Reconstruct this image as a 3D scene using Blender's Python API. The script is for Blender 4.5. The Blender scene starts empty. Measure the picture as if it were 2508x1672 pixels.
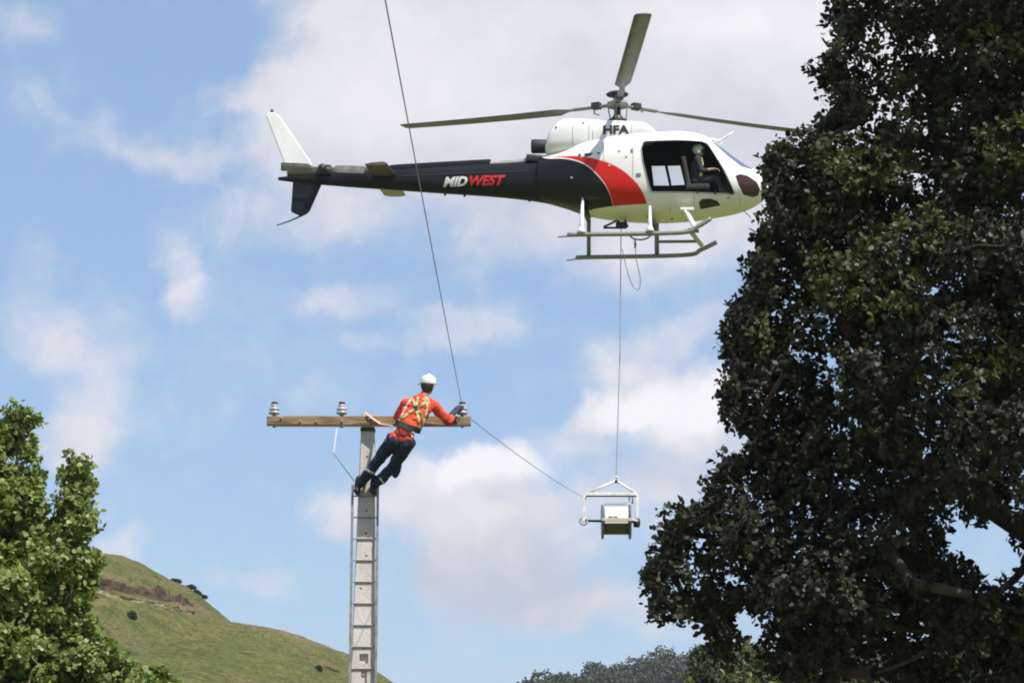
import bpy, bmesh, math, random
import numpy as np
from mathutils import Vector, Matrix, noise
from mathutils.bvhtree import BVHTree

random.seed(7)
rng = np.random.default_rng(7)
C = bpy.context.scene.collection
SC = bpy.context.scene
R = math.radians

# ------------------------------------------------------------------ camera
PITCH = R(10.84)
FPX = 5580.0                                   # focal length in pixels of the 2508 px wide photograph
CAM = Vector((0, 0, 1.6))
FWD = Vector((0, math.cos(PITCH), math.sin(PITCH)))
UP = Vector((0, -math.sin(PITCH), math.cos(PITCH)))
cd = bpy.data.cameras.new('camera')
cam = bpy.data.objects.new('camera', cd); C.objects.link(cam)
cam.location = CAM
cam.rotation_euler = (math.pi / 2 + PITCH, 0, 0)
cd.sensor_width = 36; cd.lens = 36 * FPX / 2508
cd.clip_start = 0.5; cd.clip_end = 9000
SC.camera = cam

# ------------------------------------------------------------------ sun, sky, exposure
SUN_EL, SUN_AZ = R(56.5), R(139)                 # azimuth clockwise from +Y (seen from above)
sund = Vector((math.sin(SUN_AZ) * math.cos(SUN_EL), math.cos(SUN_AZ) * math.cos(SUN_EL), math.sin(SUN_EL)))
sl = bpy.data.lights.new('sun', 'SUN'); sl.energy = 5.0; sl.angle = R(0.53); sl.color = (1.0, 0.955, 0.88)
so = bpy.data.objects.new('sun', sl); C.objects.link(so); so.location = (20, -20, 60)
so.rotation_euler = (-sund).to_track_quat('-Z', 'Y').to_euler()

SC.view_settings.view_transform = 'Standard'; SC.view_settings.look = 'None'
SC.view_settings.gamma = 1; SC.view_settings.use_curve_mapping = False
SC.view_settings.exposure = 0.33
SC.cycles.filter_width = 1.9
SC.cycles.max_bounces = 7; SC.cycles.transparent_max_bounces = 8

def ray(px, py):
    d = Vector((1, 0, 0)) * (px - 1254) + UP * (836 - py) + FWD * FPX
    return d
def at(px, py, Y):
    d = ray(px, py); return CAM + d * ((Y - CAM.y) / d.y)
K = 2508 / 2352                                # reading scale of the overview picture
def at2(x, y, Y): return at(x * K, y * K, Y)
def sph(px, py):
    d = ray(px, py).normalized(); return math.atan2(d.x, d.y), math.asin(d.z)

W = bpy.data.worlds.new('World'); SC.world = W; W.use_nodes = True
nt = W.node_tree; nt.nodes.clear()
def N(t, tree=None, **kw):
    n = (tree or nt).nodes.new(t)
    for k, v in kw.items(): setattr(n, k, v)
    return n
def M(op, a, b=None, c=None, clamp=False, tree=None):
    tr = tree or nt
    n = N('ShaderNodeMath', tr, operation=op, use_clamp=clamp)
    for i, v in enumerate((a, b, c)):
        if v is None: continue
        if isinstance(v, (int, float)): n.inputs[i].default_value = v
        else: tr.links.new(v, n.inputs[i])
    return n.outputs[0]
def VM(op, a, b=None, tree=None, out=0):
    tr = tree or nt
    n = N('ShaderNodeVectorMath', tr, operation=op)
    for i, v in enumerate((a, b)):
        if v is None: continue
        if isinstance(v, (tuple, list, Vector)): n.inputs[i].default_value = v
        else: tr.links.new(v, n.inputs[i])
    return n.outputs[out]
SKY_K = 0.112
HAZE = 0.0002
sky = N('ShaderNodeTexSky', sky_type='NISHITA'); sky.sun_disc = False
sky.sun_elevation = SUN_EL; sky.sun_rotation = SUN_AZ
sky.altitude = 50; sky.air_density = 1.0; sky.dust_density = 0.3; sky.ozone_density = 2.0
tc = N('ShaderNodeTexCoord')
sep = N('ShaderNodeSeparateXYZ'); nt.links.new(tc.outputs['Generated'], sep.inputs[0])
az = M('ARCTAN2', sep.outputs[0], sep.outputs[1]); el = M('ARCSINE', sep.outputs[2])
cmb = N('ShaderNodeCombineXYZ'); nt.links.new(az, cmb.inputs[0]); nt.links.new(el, cmb.inputs[1])
# warp
nz = N('ShaderNodeTexNoise'); nz.inputs['Scale'].default_value = 22; nz.inputs['Detail'].default_value = 5; nz.inputs['Roughness'].default_value = 0.55
nt.links.new(tc.outputs['Generated'], nz.inputs['Vector'])
wv = VM('MULTIPLY', VM('SUBTRACT', nz.outputs['Color'], (0.5, 0.5, 0.5)), (0.05, 0.04, 0.0))
co = VM('ADD', cmb.outputs[0], wv)
def blob(x, y, rx, ry, wgt, rot=0):
    a, e = sph(x * K, y * K)
    mp = N('ShaderNodeMapping', vector_type='TEXTURE')
    nt.links.new(co, mp.inputs['Vector'])
    mp.inputs['Location'].default_value = (a, e, 0)
    mp.inputs['Rotation'].default_value = (0, 0, R(rot))
    mp.inputs['Scale'].default_value = (rx * K / FPX, ry * K / FPX, 1)
    ln = VM('LENGTH', mp.outputs[0], out=1)
    mr = N('ShaderNodeMapRange', interpolation_type='SMOOTHERSTEP')
    nt.links.new(ln, mr.inputs[0])
    mr.inputs[1].default_value = 0.15; mr.inputs[2].default_value = 1.25
    mr.inputs[3].default_value = wgt; mr.inputs[4].default_value = 0
    return mr.outputs[0]
def total(lst):
    s = None
    for b in lst:
        v = blob(*b); s = v if s is None else M('ADD', s, v)
    return s
CLOUD = [(1330, 120, 820, 330, 1.0), (1850, 200, 700, 420, .9), (760, 270, 320, 190, .6), (900, 60, 330, 190, .55),
         (1150, 430, 620, 170, .55), (1500, 560, 480, 110, .32), (560, 215, 150, 50, .36), (330, 330, 230, 75, .30, -8),
         (420, 370, 200, 60, .25), (700, 500, 260, 80, .22),
         (405, 620, 80, 90, .34), (430, 680, 90, 70, .26), (60, 600, 110, 120, .26), (60, 760, 150, 110, .30, -20), (200, 760, 170, 120, .20), (240, 930, 130, 130, .30),
         (175, 1030, 140, 85, .45), (30, 30, 110, 70, .3), (90, 250, 100, 110, .2),
         (830, 690, 160, 60, .36, 10), (1090, 740, 200, 75, .4, -8), (960, 790, 200, 40, .25), (1000, 600, 300, 70, .12),
         (1500, 780, 230, 75, .34, 12), (1450, 860, 180, 50, .25),
         (1390, 930, 130, 55, .65, 10), (1590, 930, 220, 90, .6), (1560, 1060, 320, 120, .42), (1280, 1000, 150, 60, .25),
         (1120, 1080, 150, 75, .85), (960, 1130, 140, 90, .55), (800, 1190, 130, 70, .45), (1110, 1220, 330, 130, .75),
         (1150, 1350, 320, 110, .62), (1330, 1400, 200, 70, .35), (640, 1340, 110, 50, .34), (480, 1320, 120, 45, .2),
         (1540, 1430, 200, 60, .32), (1480, 1180, 300, 120, .25), (270, 1260, 80, 40, .3), (1000, 1460, 300, 50, .16),
         # beyond the frame the same broken cloud goes on
         (-600, 300, 500, 200, .6), (-900, 900, 400, 200, .5), (3300, 500, 700, 300, .7), (700, -900, 900, 350, .6), (2400, -1100, 900, 300, .6),
         (-1300, -600, 700, 300, .6), (4200, 1000, 600, 200, .5)]
cs = total(CLOUD)
n2 = N('ShaderNodeTexNoise'); n2.inputs['Scale'].default_value = 9; n2.inputs['Detail'].default_value = 8; n2.inputs['Roughness'].default_value = 0.55
nt.links.new(tc.outputs['Generated'], n2.inputs['Vector'])
n4 = N('ShaderNodeTexNoise'); n4.inputs['Scale'].default_value = 38; n4.inputs['Detail'].default_value = 8; n4.inputs['Roughness'].default_value = 0.6; n4.inputs['Distortion'].default_value = 0.4
nt.links.new(tc.outputs['Generated'], n4.inputs['Vector'])
n3 = N('ShaderNodeTexNoise'); n3.inputs['Scale'].default_value = 3.0; n3.inputs['Detail'].default_value = 7
nt.links.new(tc.outputs['Generated'], n3.inputs['Vector'])
# general broken cloud away from the view (azimuth further than ~20 degrees)
away = N('ShaderNodeMapRange', interpolation_type='SMOOTHSTEP')
nt.links.new(M('ADD', M('ABSOLUTE', az), M('MULTIPLY', M('ABSOLUTE', M('SUBTRACT', el, 0.2)), 0.8)), away.inputs[0])
away.inputs[1].default_value = 0.4; away.inputs[2].default_value = 0.9
gen = M('MULTIPLY', M('MULTIPLY', M('SUBTRACT', n3.outputs['Fac'], 0.47), 5.0, clamp=True), away.outputs[0])
dens = M('ADD', M('ADD', cs, M('ADD', M('MULTIPLY', M('SUBTRACT', n2.outputs['Fac'], 0.5), 0.8), M('MULTIPLY', M('SUBTRACT', n4.outputs['Fac'], 0.5), 0.75))), gen)
ds = N('ShaderNodeMapRange', interpolation_type='SMOOTHSTEP'); nt.links.new(dens, ds.inputs[0])
ds.inputs[1].default_value = -0.06; ds.inputs[2].default_value = 0.80; ds.inputs[3].default_value = 0.04; ds.inputs[4].default_value = 0.97
# cloud tone: bright sunlit heads, lilac grey bodies
BRIGHT = [(1130, 1070, 190, 70, 1.1), (980, 1100, 120, 60, .5), (1590, 930, 230, 80, .8), (1400, 920, 120, 50, .5), (900, 180, 380, 200, .45), (1850, 60, 500, 160, .35), (1700, 30, 700, 120, .2), (415, 640, 90, 80, .3)]
GREY = [(1150, 1330, 380, 110, .75), (1600, 1070, 330, 80, .45), (1300, 440, 600, 110, .45), (1600, 300, 500, 120, .3), (1450, 150, 400, 80, .22), (1250, 1440, 400, 60, .4), (750, 380, 300, 70, .2)]
tone = M('ADD', M('SUBTRACT', total(BRIGHT), total(GREY)), M('ADD', M('MULTIPLY', M('SUBTRACT', n2.outputs['Fac'], 0.5), 0.9), M('MULTIPLY', M('SUBTRACT', n4.outputs['Fac'], 0.5), 1.1)))
tr_ = N('ShaderNodeMapRange'); nt.links.new(tone, tr_.inputs[0]); tr_.inputs[1].default_value = -0.8; tr_.inputs[2].default_value = 0.9
cr = N('ShaderNodeValToRGB'); nt.links.new(tr_.outputs[0], cr.inputs[0])
cr.color_ramp.elements[0].color = (0.45, 0.485, 0.575, 1); cr.color_ramp.elements[1].color = (0.755, 0.745, 0.775, 1)
e_ = cr.color_ramp.elements.new(0.47); e_.color = (0.615, 0.61, 0.655, 1)
scl = N('ShaderNodeVectorMath', operation='SCALE'); nt.links.new(cr.outputs[0], scl.inputs[0]); scl.inputs['Scale'].default_value = 1 / SKY_K
veil = N('ShaderNodeMix', data_type='RGBA'); veil.inputs[0].default_value = 0.66
nt.links.new(sky.outputs[0], veil.inputs[6]); veil.inputs[7].default_value = (0.262 / SKY_K, 0.398 / SKY_K, 0.625 / SKY_K, 1); skm = veil.outputs[2]
mix = N('ShaderNodeMix', data_type='RGBA'); nt.links.new(ds.outputs[0], mix.inputs[0])
nt.links.new(skm, mix.inputs[6]); nt.links.new(scl.outputs[0], mix.inputs[7])
bg = N('ShaderNodeBackground'); bg.inputs[1].default_value = SKY_K; nt.links.new(mix.outputs[2], bg.inputs[0])
wo = N('ShaderNodeOutputWorld'); nt.links.new(bg.outputs[0], wo.inputs[0])
W.cycles.sampling_method = 'MANUAL'; W.cycles.sample_map_resolution = 512

# ------------------------------------------------------------------ materials
def material(name, col, rough=0.5, metal=0.0, col2=None, scale=8.0, bump=0.0, bscale=40.0, detail=5, spec=0.5, stretch=(1, 1, 1), coat=0.0, lo=0.35, hi=0.65):
    m = bpy.data.materials.new(name); m.use_nodes = True; t = m.node_tree
    p = t.nodes['Principled BSDF']
    p.inputs['Roughness'].default_value = rough; p.inputs['Metallic'].default_value = metal
    p.inputs['Specular IOR Level'].default_value = spec; p.inputs['Coat Weight'].default_value = coat
    c2 = col2 or tuple(c * 0.82 for c in col)
    co_ = N('ShaderNodeTexCoord', t); mp = N('ShaderNodeMapping', t); mp.inputs['Scale'].default_value = stretch
    t.links.new(co_.outputs['Object'], mp.inputs[0])
    n = N('ShaderNodeTexNoise', t); n.inputs['Scale'].default_value = scale; n.inputs['Detail'].default_value = detail
    t.links.new(mp.outputs[0], n.inputs['Vector'])
    r = N('ShaderNodeValToRGB', t); t.links.new(n.outputs['Fac'], r.inputs[0])
    r.color_ramp.elements[0].position = lo; r.color_ramp.elements[1].position = hi
    r.color_ramp.elements[0].color = (*c2, 1); r.color_ramp.elements[1].color = (*col, 1)
    t.links.new(r.outputs[0], p.inputs['Base Color'])
    if bump:
        n_ = N('ShaderNodeTexNoise', t); n_.inputs['Scale'].default_value = bscale; n_.inputs['Detail'].default_value = 4
        t.links.new(mp.outputs[0], n_.inputs['Vector'])
        b = N('ShaderNodeBump', t); b.inputs['Strength'].default_value = bump; b.inputs['Distance'].default_value = 0.02
        t.links.new(n_.outputs['Fac'], b.inputs['Height']); t.links.new(b.outputs[0], p.inputs['Normal'])
    return m
def leaf_material(name, cols, rough, transl, spec=0.5):
    m = bpy.data.materials.new(name); m.use_nodes = True; t = m.node_tree
    p = t.nodes['Principled BSDF']; out = t.nodes['Material Output']
    p.inputs['Roughness'].default_value = rough; p.inputs['Specular IOR Level'].default_value = spec
    g = N('ShaderNodeNewGeometry', t); r = N('ShaderNodeValToRGB', t)
    t.links.new(g.outputs['Random Per Island'], r.inputs[0])
    els = r.color_ramp.elements
    els[0].color = (*cols[0], 1); els[1].color = (*cols[-1], 1)
    for i, c in enumerate(cols[1:-1], 1):
        e = els.new(i / (len(cols) - 1)); e.color = (*c, 1)
    t.links.new(r.outputs[0], p.inputs['Base Color'])
    if transl:
        tl = N('ShaderNodeBsdfTranslucent', t); mx = N('ShaderNodeMixShader', t); mx.inputs[0].default_value = transl
        br = N('ShaderNodeMix', t, data_type='RGBA', blend_type='MULTIPLY'); br.inputs[0].default_value = 1
        t.links.new(r.outputs[0], br.inputs[6]); br.inputs[7].default_value = (1.9, 1.9, 0.8, 1)
        t.links.new(br.outputs[2], tl.inputs[0])
        t.links.new(p.outputs[0], mx.inputs[1]); t.links.new(tl.outputs[0], mx.inputs[2]); t.links.new(mx.outputs[0], out.inputs[0])
    return m
MT = dict(
    white=material('white_paint', (0.80, 0.80, 0.79), 0.28, coat=0.4, col2=(0.74, 0.74, 0.73), scale=3),
    black=material('black_paint', (0.014, 0.014, 0.019), 0.38, coat=0.0, spec=0.2, col2=(0.009, 0.009, 0.012), scale=3),
    dark=material('dark_metal', (0.035, 0.036, 0.040), 0.5, 0.3, scale=12),
    lining=material('cabin_lining', (0.030, 0.033, 0.028), 0.85, scale=10),
    grey=material('grey_metal', (0.22, 0.225, 0.21), 0.45, 0.4, scale=10),
    skid=material('skid_paint', (0.24, 0.255, 0.21), 0.45, 0.1, scale=8),
    blade=material('rotor_blade_paint', (0.24, 0.235, 0.27), 0.5, scale=4, col2=(0.17, 0.165, 0.19)),
    tblade=material('tail_blade_paint', (0.17, 0.165, 0.155), 0.5, scale=6, col2=(0.10, 0.09, 0.08)),
    steel=material('galvanised_steel', (0.50, 0.51, 0.53), 0.42, 0.55, col2=(0.36, 0.37, 0.39), scale=30),
    alloy=material('ladder_alloy', (0.34, 0.34, 0.37), 0.5, 0.3, col2=(0.22, 0.22, 0.24), scale=14),
    concrete=material('concrete', (0.64, 0.595, 0.575), 0.9, col2=(0.46, 0.425, 0.40), scale=4, stretch=(1, 1, .35), bump=0.5, bscale=60),
    recess=material('recessed_concrete', (0.22, 0.21, 0.20), 0.95, scale=12),
    wood=material('weathered_hardwood', (0.36, 0.24, 0.135), 0.8, col2=(0.15, 0.092, 0.048), scale=9, bump=0.7, bscale=26, stretch=(0.35, 3, 5), detail=7, lo=0.38, hi=0.62),
    porcelain=material('glazed_porcelain', (0.50, 0.48, 0.52), 0.18, col2=(0.36, 0.34, 0.38), scale=20),
    jacket=material('orange_work_shirt', (0.74, 0.085, 0.026), 0.8, col2=(0.46, 0.035, 0.022), scale=9, bump=0.3, bscale=25),
    navy=material('navy_trousers', (0.016, 0.027, 0.068), 0.85, col2=(0.008, 0.013, 0.034), scale=10, bump=0.3, bscale=22),
    boot=material('boot_leather', (0.028, 0.022, 0.020), 0.6, scale=20, bump=0.3),
    skin=material('skin', (0.42, 0.22, 0.15), 0.55, col2=(0.36, 0.18, 0.12), scale=10),
    hair=material('dark_hair', (0.03, 0.02, 0.015), 0.7, scale=40),
    glove=material('dark_glove', (0.018, 0.030, 0.045), 0.7, scale=20, bump=0.3),
    helmet=material('helmet_shell', (0.82, 0.84, 0.84), 0.25, scale=10),
    web_y=material('yellow_webbing', (0.55, 0.50, 0.24), 0.8, scale=60, col2=(0.40, 0.36, 0.15)),
    web_p=material('pink_faded_webbing', (0.75, 0.45, 0.33), 0.8, scale=60),
    web_d=material('dark_webbing', (0.03, 0.045, 0.035), 0.8, scale=60),
    reflect=material('reflective_tape', (0.55, 0.58, 0.58), 0.4, scale=50),
    maroon=material('maroon_pad', (0.25, 0.03, 0.045), 0.8, scale=14),
    wire=material('aluminium_conductor', (0.30, 0.31, 0.34), 0.5, 0.3, scale=200),
    rope=material('grey_rope', (0.30, 0.31, 0.36), 0.8, scale=200),
    wrope=material('white_rope', (0.7, 0.74, 0.78), 0.7, scale=200),
    brown_cable=material('brown_cable', (0.14, 0.06, 0.06), 0.6, scale=50),
    flange=material('steel_flange_paint', (0.13, 0.135, 0.15), 0.5),
    olive=material('olive_drum', (0.10, 0.095, 0.035), 0.7, col2=(0.055, 0.055, 0.03), scale=14, bump=0.4, bscale=60, stretch=(6, 1, 1)),
    wirepack=material('pale_wound_wire', (0.78, 0.78, 0.78), 0.5, col2=(0.62, 0.62, 0.64), scale=18, stretch=(8, 1, 1), bump=0.5, bscale=30),
    frame=material('white_frame_paint', (0.78, 0.77, 0.75), 0.4, col2=(0.60, 0.58, 0.55), scale=8),
    text_dark=material('dark_lettering', (0.02, 0.022, 0.03), 0.5, scale=20),
    text_white=material('white_lettering', (0.8, 0.8, 0.8), 0.4, scale=20),
    text_red=material('red_lettering', (0.62, 0.02, 0.025), 0.4, scale=20),
    bark=material('dark_bark', (0.055, 0.042, 0.032), 0.95, col2=(0.025, 0.02, 0.016), scale=10, bump=0.8, bscale=25, stretch=(1, 1, 0.3)),
    pbark=material('pale_bark', (0.24, 0.22, 0.18), 0.9, col2=(0.14, 0.12, 0.10), scale=10, bump=0.5, stretch=(1, 1, 0.4)),
    soil=material('bare_earth', (0.135, 0.078, 0.045), 1.0, col2=(0.034, 0.020, 0.012), scale=1.3, bump=1.0, bscale=3, detail=9),  # brown earth, darkened further to hold the shade under the turf lip
    ledge=material('pale_trodden_earth', (0.30, 0.225, 0.15), 1.0, col2=(0.12, 0.105, 0.045), scale=1.6, bump=1.0, bscale=3, detail=9),
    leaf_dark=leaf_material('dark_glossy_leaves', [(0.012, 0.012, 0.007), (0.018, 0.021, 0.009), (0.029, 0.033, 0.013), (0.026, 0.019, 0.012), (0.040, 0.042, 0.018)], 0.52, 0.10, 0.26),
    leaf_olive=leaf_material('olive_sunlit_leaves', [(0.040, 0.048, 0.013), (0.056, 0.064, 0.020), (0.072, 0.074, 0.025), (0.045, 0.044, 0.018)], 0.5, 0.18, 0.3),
    leaf_green=leaf_material('bright_green_leaves', [(0.055, 0.090, 0.018), (0.16, 0.21, 0.042), (0.09, 0.135, 0.028), (0.30, 0.34, 0.11)], 0.5, 0.25, 0.5),
    leaf_red=leaf_material('browned_leaves', [(0.16, 0.06, 0.03), (0.2, 0.09, 0.05), (0.1, 0.06, 0.03)], 0.6, 0.2),
    leaf_bush=leaf_material('yellow_green_leaves', [(0.05, 0.075, 0.018), (0.12, 0.14, 0.035), (0.09, 0.11, 0.03), (0.16, 0.15, 0.055)], 0.5, 0.25),
    leaf_scrub=leaf_material('dark_scrub_leaves', [(0.02, 0.032, 0.012), (0.035, 0.05, 0.018), (0.05, 0.06, 0.022)], 0.6, 0.15),
    leaf_far=leaf_material('forest_leaves', [(0.020, 0.030, 0.012), (0.036, 0.046, 0.018), (0.052, 0.054, 0.024), (0.030, 0.034, 0.018)], 0.7, 0.1),
)
def glass(name, tint, alpha):
    m = bpy.data.materials.new(name); m.use_nodes = True; t = m.node_tree; t.nodes.remove(t.nodes['Principled BSDF'])
    tb = N('ShaderNodeBsdfTransparent', t); tb.inputs[0].default_value = (*tint, 1)
    gl = N('ShaderNodeBsdfGlossy', t); gl.inputs['Roughness'].default_value = 0.03
    fr = N('ShaderNodeFresnel', t); fr.inputs[0].default_value = 1.45
    mx = N('ShaderNodeMixShader', t); t.links.new(fr.outputs[0], mx.inputs[0]); t.links.new(tb.outputs[0], mx.inputs[1]); t.links.new(gl.outputs[0], mx.inputs[2])
    t.links.new(mx.outputs[0], t.nodes['Material Output'].inputs[0])
    return m
MT['chin'] = material('tinted_chin_acrylic', (.05, .022, .025), .12)
MT['glass'] = glass('clear_acrylic', (0.93, 0.95, 0.96), 1)
MT['smoke'] = glass('smoked_acrylic', (0.22, 0.22, 0.25), 1)

# ------------------------------------------------------------------ object helpers
ROOTM = {}
def tag(o, label=None, cat=None, group=None, kind=None):
    if label: o['label'] = label
    if cat: o['category'] = cat
    if group: o['group'] = group
    if kind: o['kind'] = kind
    return o
def empty(name, loc, label, cat, group=None, rz=0.0):
    o = bpy.data.objects.new(name, None); C.objects.link(o); o.empty_display_size = 0.2
    o.location = loc; o.rotation_euler = (0, 0, rz)
    ROOTM[o.name] = Matrix.Translation(Vector(loc)) @ Matrix.Rotation(rz, 4, 'Z')
    return tag(o, label, cat, group)
def root_of(o):
    while o.parent: o = o.parent
    return o
def link(name, me, mat, parent=None, smooth=False, local=False):
    """one mesh object; its vertices are given in world metres unless local=True (then in the thing's own frame)"""
    if isinstance(me, bmesh.types.BMesh):
        b = me; me = bpy.data.meshes.new(name); b.to_mesh(me); b.free()
    me.name = name
    if parent is not None and not local:
        r = root_of(parent)
        if r.name in ROOTM: me.transform(ROOTM[r.name].inverted())
    me.materials.clear(); me.materials.append(mat)
    if smooth: me.polygons.foreach_set('use_smooth', [True] * len(me.polygons))
    o = bpy.data.objects.new(name, me); C.objects.link(o)
    if parent is not None: o.parent = parent
    return o
def single(name, me, mat, label, cat, group=None, kind=None, smooth=False, base=None):
    """a top-level thing that is one mesh; origin put at base"""
    if isinstance(me, bmesh.types.BMesh):
        b = me; me = bpy.data.meshes.new(name); b.to_mesh(me); b.free()
    if base is not None: me.transform(Matrix.Translation(-Vector(base)))
    o = link(name, me, mat, None, smooth)
    if base is not None: o.location = base
    return tag(o, label, cat, group, kind)

def frame_of(d):
    d = d.normalized(); a = Vector((0, 0, 1)) if abs(d.z) < 0.9 else Vector((1, 0, 0))
    s = d.cross(a).normalized(); return s, s.cross(d).normalized()
def add_tube(bm, pts, rad, seg=8, cap=True, flat=1.0):
    pts = [Vector(p) for p in pts]; n = len(pts)
    rads = rad if isinstance(rad, (list, tuple)) else [rad] * n
    rings = []; ps = None
    for i, p in enumerate(pts):
        d = (pts[min(i + 1, n - 1)] - pts[max(i - 1, 0)])
        if ps is None: s, u = frame_of(d)
        else:
            dn = d.normalized(); s = (ps - dn * ps.dot(dn))
            s = s.normalized() if s.length > 1e-6 else frame_of(d)[0]; u = s.cross(dn).normalized()
        ps = s
        rings.append([bm.verts.new(p + (s * math.cos(a) + u * math.sin(a) * flat) * rads[i]) for a in [2 * math.pi * k / seg for k in range(seg)]])
    for a, b in zip(rings, rings[1:]):
        for k in range(seg): bm.faces.new((a[k], a[(k + 1) % seg], b[(k + 1) % seg], b[k]))
    if cap:
        bm.faces.new(rings[0][::-1]); bm.faces.new(rings[-1])
    return rings
def tube(pts, rad, seg=8, **k):
    bm = bmesh.new(); add_tube(bm, pts, rad, seg, **k); return bm
def add_box(bm, c, s, rot=None, bev=0.0):
    c = Vector(c); m = Matrix.Translation(c) @ (rot.to_4x4() if rot else Matrix()) @ Matrix.Diagonal((s[0], s[1], s[2], 1))
    r = bmesh.ops.create_cube(bm, size=1, matrix=m)
    if bev: bmesh.ops.bevel(bm, geom=list({e for v in r['verts'] for e in v.link_edges}), offset=bev, segments=2, affect='EDGES', profile=0.6)
def box(c, s, rot=None, bev=0.0):
    bm = bmesh.new(); add_box(bm, c, s, rot, bev); return bm
def add_bar(bm, a, b, w, h, bev=0.0):
    a, b = Vector(a), Vector(b); d = (b - a); s, u = frame_of(d); dn = d.normalized()
    rot = Matrix((s, u, dn)).transposed()
    add_box(bm, (a + b) / 2, (w, h, d.length), rot, bev)
def bar(a, b, w, h, bev=0.0):
    bm = bmesh.new(); add_bar(bm, a, b, w, h, bev); return bm
def add_ell(bm, c, s, sub=3, rot=None):
    m = Matrix.Translation(Vector(c)) @ (rot.to_4x4() if rot else Matrix()) @ Matrix.Diagonal((s[0], s[1], s[2], 1))
    bmesh.ops.create_icosphere(bm, subdivisions=sub, radius=1, matrix=m)
def lathe(prof, axis_pt, axis=(0, 0, 1), seg=20):
    """prof = [(radius, height)...] turned about axis through axis_pt"""
    bm = bmesh.new(); ax = Vector(axis).normalized(); s, u = frame_of(ax); P = Vector(axis_pt); rings = []
    for r, h in prof:
        rings.append([bm.verts.new(P + ax * h + (s * math.cos(2 * math.pi * k / seg) + u * math.sin(2 * math.pi * k / seg)) * max(r, 1e-4)) for k in range(seg)])
    for a, b in zip(rings, rings[1:]):
        for k in range(seg): bm.faces.new((a[k], b[k], b[(k + 1) % seg], a[(k + 1) % seg]))
    bm.faces.new(rings[0]); bm.faces.new(rings[-1][::-1])
    bmesh.ops.recalc_face_normals(bm, faces=bm.faces[:])
    return bm
def prism(poly, y0, y1, y1poly=None):
    """closed prism: poly of (x,z), from y0 to y1"""
    bm = bmesh.new(); a = [bm.verts.new((x, y0, z)) for x, z in poly]; b = [bm.verts.new((x, y1, z)) for x, z in (y1poly or poly)]
    n = len(a)
    bm.faces.new(a); bm.faces.new(b[::-1])
    for k in range(n): bm.faces.new((a[k], b[k], b[(k + 1) % n], a[(k + 1) % n]))
    bmesh.ops.recalc_face_normals(bm, faces=bm.faces[:])
    return bm
def tomesh(bm):
    me = bpy.data.meshes.new('tmp'); bm.to_mesh(me); bm.free(); return me
def evaluated(me, mods):
    o = bpy.data.objects.new('tmp', me); C.objects.link(o); others = []
    for typ, props in mods:
        m = o.modifiers.new('m', typ)
        for k, v in props.items():
            if isinstance(v, bpy.types.Mesh):
                t = bpy.data.objects.new('tmpb', v); C.objects.link(t); others.append(t); v = t
            setattr(m, k, v)
    dg = bpy.context.evaluated_depsgraph_get(); dg.update()
    res = bpy.data.meshes.new_from_object(o.evaluated_get(dg))
    bpy.data.objects.remove(o)
    for t in others: bpy.data.objects.remove(t)
    return res
def boolean(a, b, op='DIFFERENCE'):
    return evaluated(a, [('BOOLEAN', dict(operation=op, solver='EXACT', object=b))])
def shade_by_angle(me, deg=35):
    bm = bmesh.new(); bm.from_mesh(me)
    for f in bm.faces: f.smooth = True
    for e in bm.edges:
        if len(e.link_faces) == 2 and e.calc_face_angle(0) > R(deg): e.smooth = False
    bm.to_mesh(me); bm.free(); return me
def catmull(P, n):
    P = [np.array(p, float) for p in P]; out = []
    for i in range(len(P) - 1):
        p0 = P[max(i - 1, 0)]; p1 = P[i]; p2 = P[i + 1]; p3 = P[min(i + 2, len(P) - 1)]
        for k in range(n):
            t = k / n
            out.append(0.5 * (2 * p1 + (p2 - p0) * t + (2 * p0 - 5 * p1 + 4 * p2 - p3) * t * t + (3 * p1 - p0 - 3 * p2 + p3) * t ** 3))
    out.append(P[-1]); return out
def loft(stations, seg=48, n=6, inset=0.0, zsq=0.0):
    """stations (x, zc, half width, half height, exponent)"""
    bm = bmesh.new(); rings = []
    for x, zc, hw, hh, ex in catmull(stations, n):
        hw = max(hw - inset, 0.01); hh = max(hh - inset, 0.01); r = []
        for k in range(seg):
            a = 2 * math.pi * k / seg; c, s = math.cos(a), math.sin(a)
            r.append(bm.verts.new((x, hw * math.copysign(abs(c) ** (2 / ex), c), zc + hh * math.copysign(abs(s) ** (2 / ex), s))))
        rings.append(r)
    for a, b in zip(rings, rings[1:]):
        for k in range(seg): bm.faces.new((a[k], b[k], b[(k + 1) % seg], a[(k + 1) % seg]))
    bm.faces.new(rings[0]); bm.faces.new(rings[-1][::-1])
    bmesh.ops.recalc_face_normals(bm, faces=bm.faces[:])
    return bm
def text_mesh(s, cuts=8):
    cu = bpy.data.curves.new('t', 'FONT'); cu.body = s; cu.offset = 0.045; cu.resolution_u = 3
    o = bpy.data.objects.new('t', cu); C.objects.link(o)
    dg = bpy.context.evaluated_depsgraph_get(); dg.update()
    me = bpy.data.meshes.new_from_object(o.evaluated_get(dg)); bpy.data.objects.remove(o)
    bm = bmesh.new(); bm.from_mesh(me)
    xs = [v.co.x for v in bm.verts]; ys = [v.co.y for v in bm.verts]
    x0, x1, y0, y1 = min(xs), max(xs), min(ys), max(ys)
    for v in bm.verts: v.co.x = (v.co.x - x0) / (x1 - x0); v.co.y = (v.co.y - y0) / (y1 - y0)
    for k in range(1, cuts):
        bmesh.ops.bisect_plane(bm, geom=bm.verts[:] + bm.edges[:] + bm.faces[:], plane_co=(0, k / cuts, 0), plane_no=(0, 1, 0))
    for k in range(1, 20):
        bmesh.ops.bisect_plane(bm, geom=bm.verts[:] + bm.edges[:] + bm.faces[:], plane_co=(k / 20, 0, 0), plane_no=(1, 0, 0))
    return bm

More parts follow.
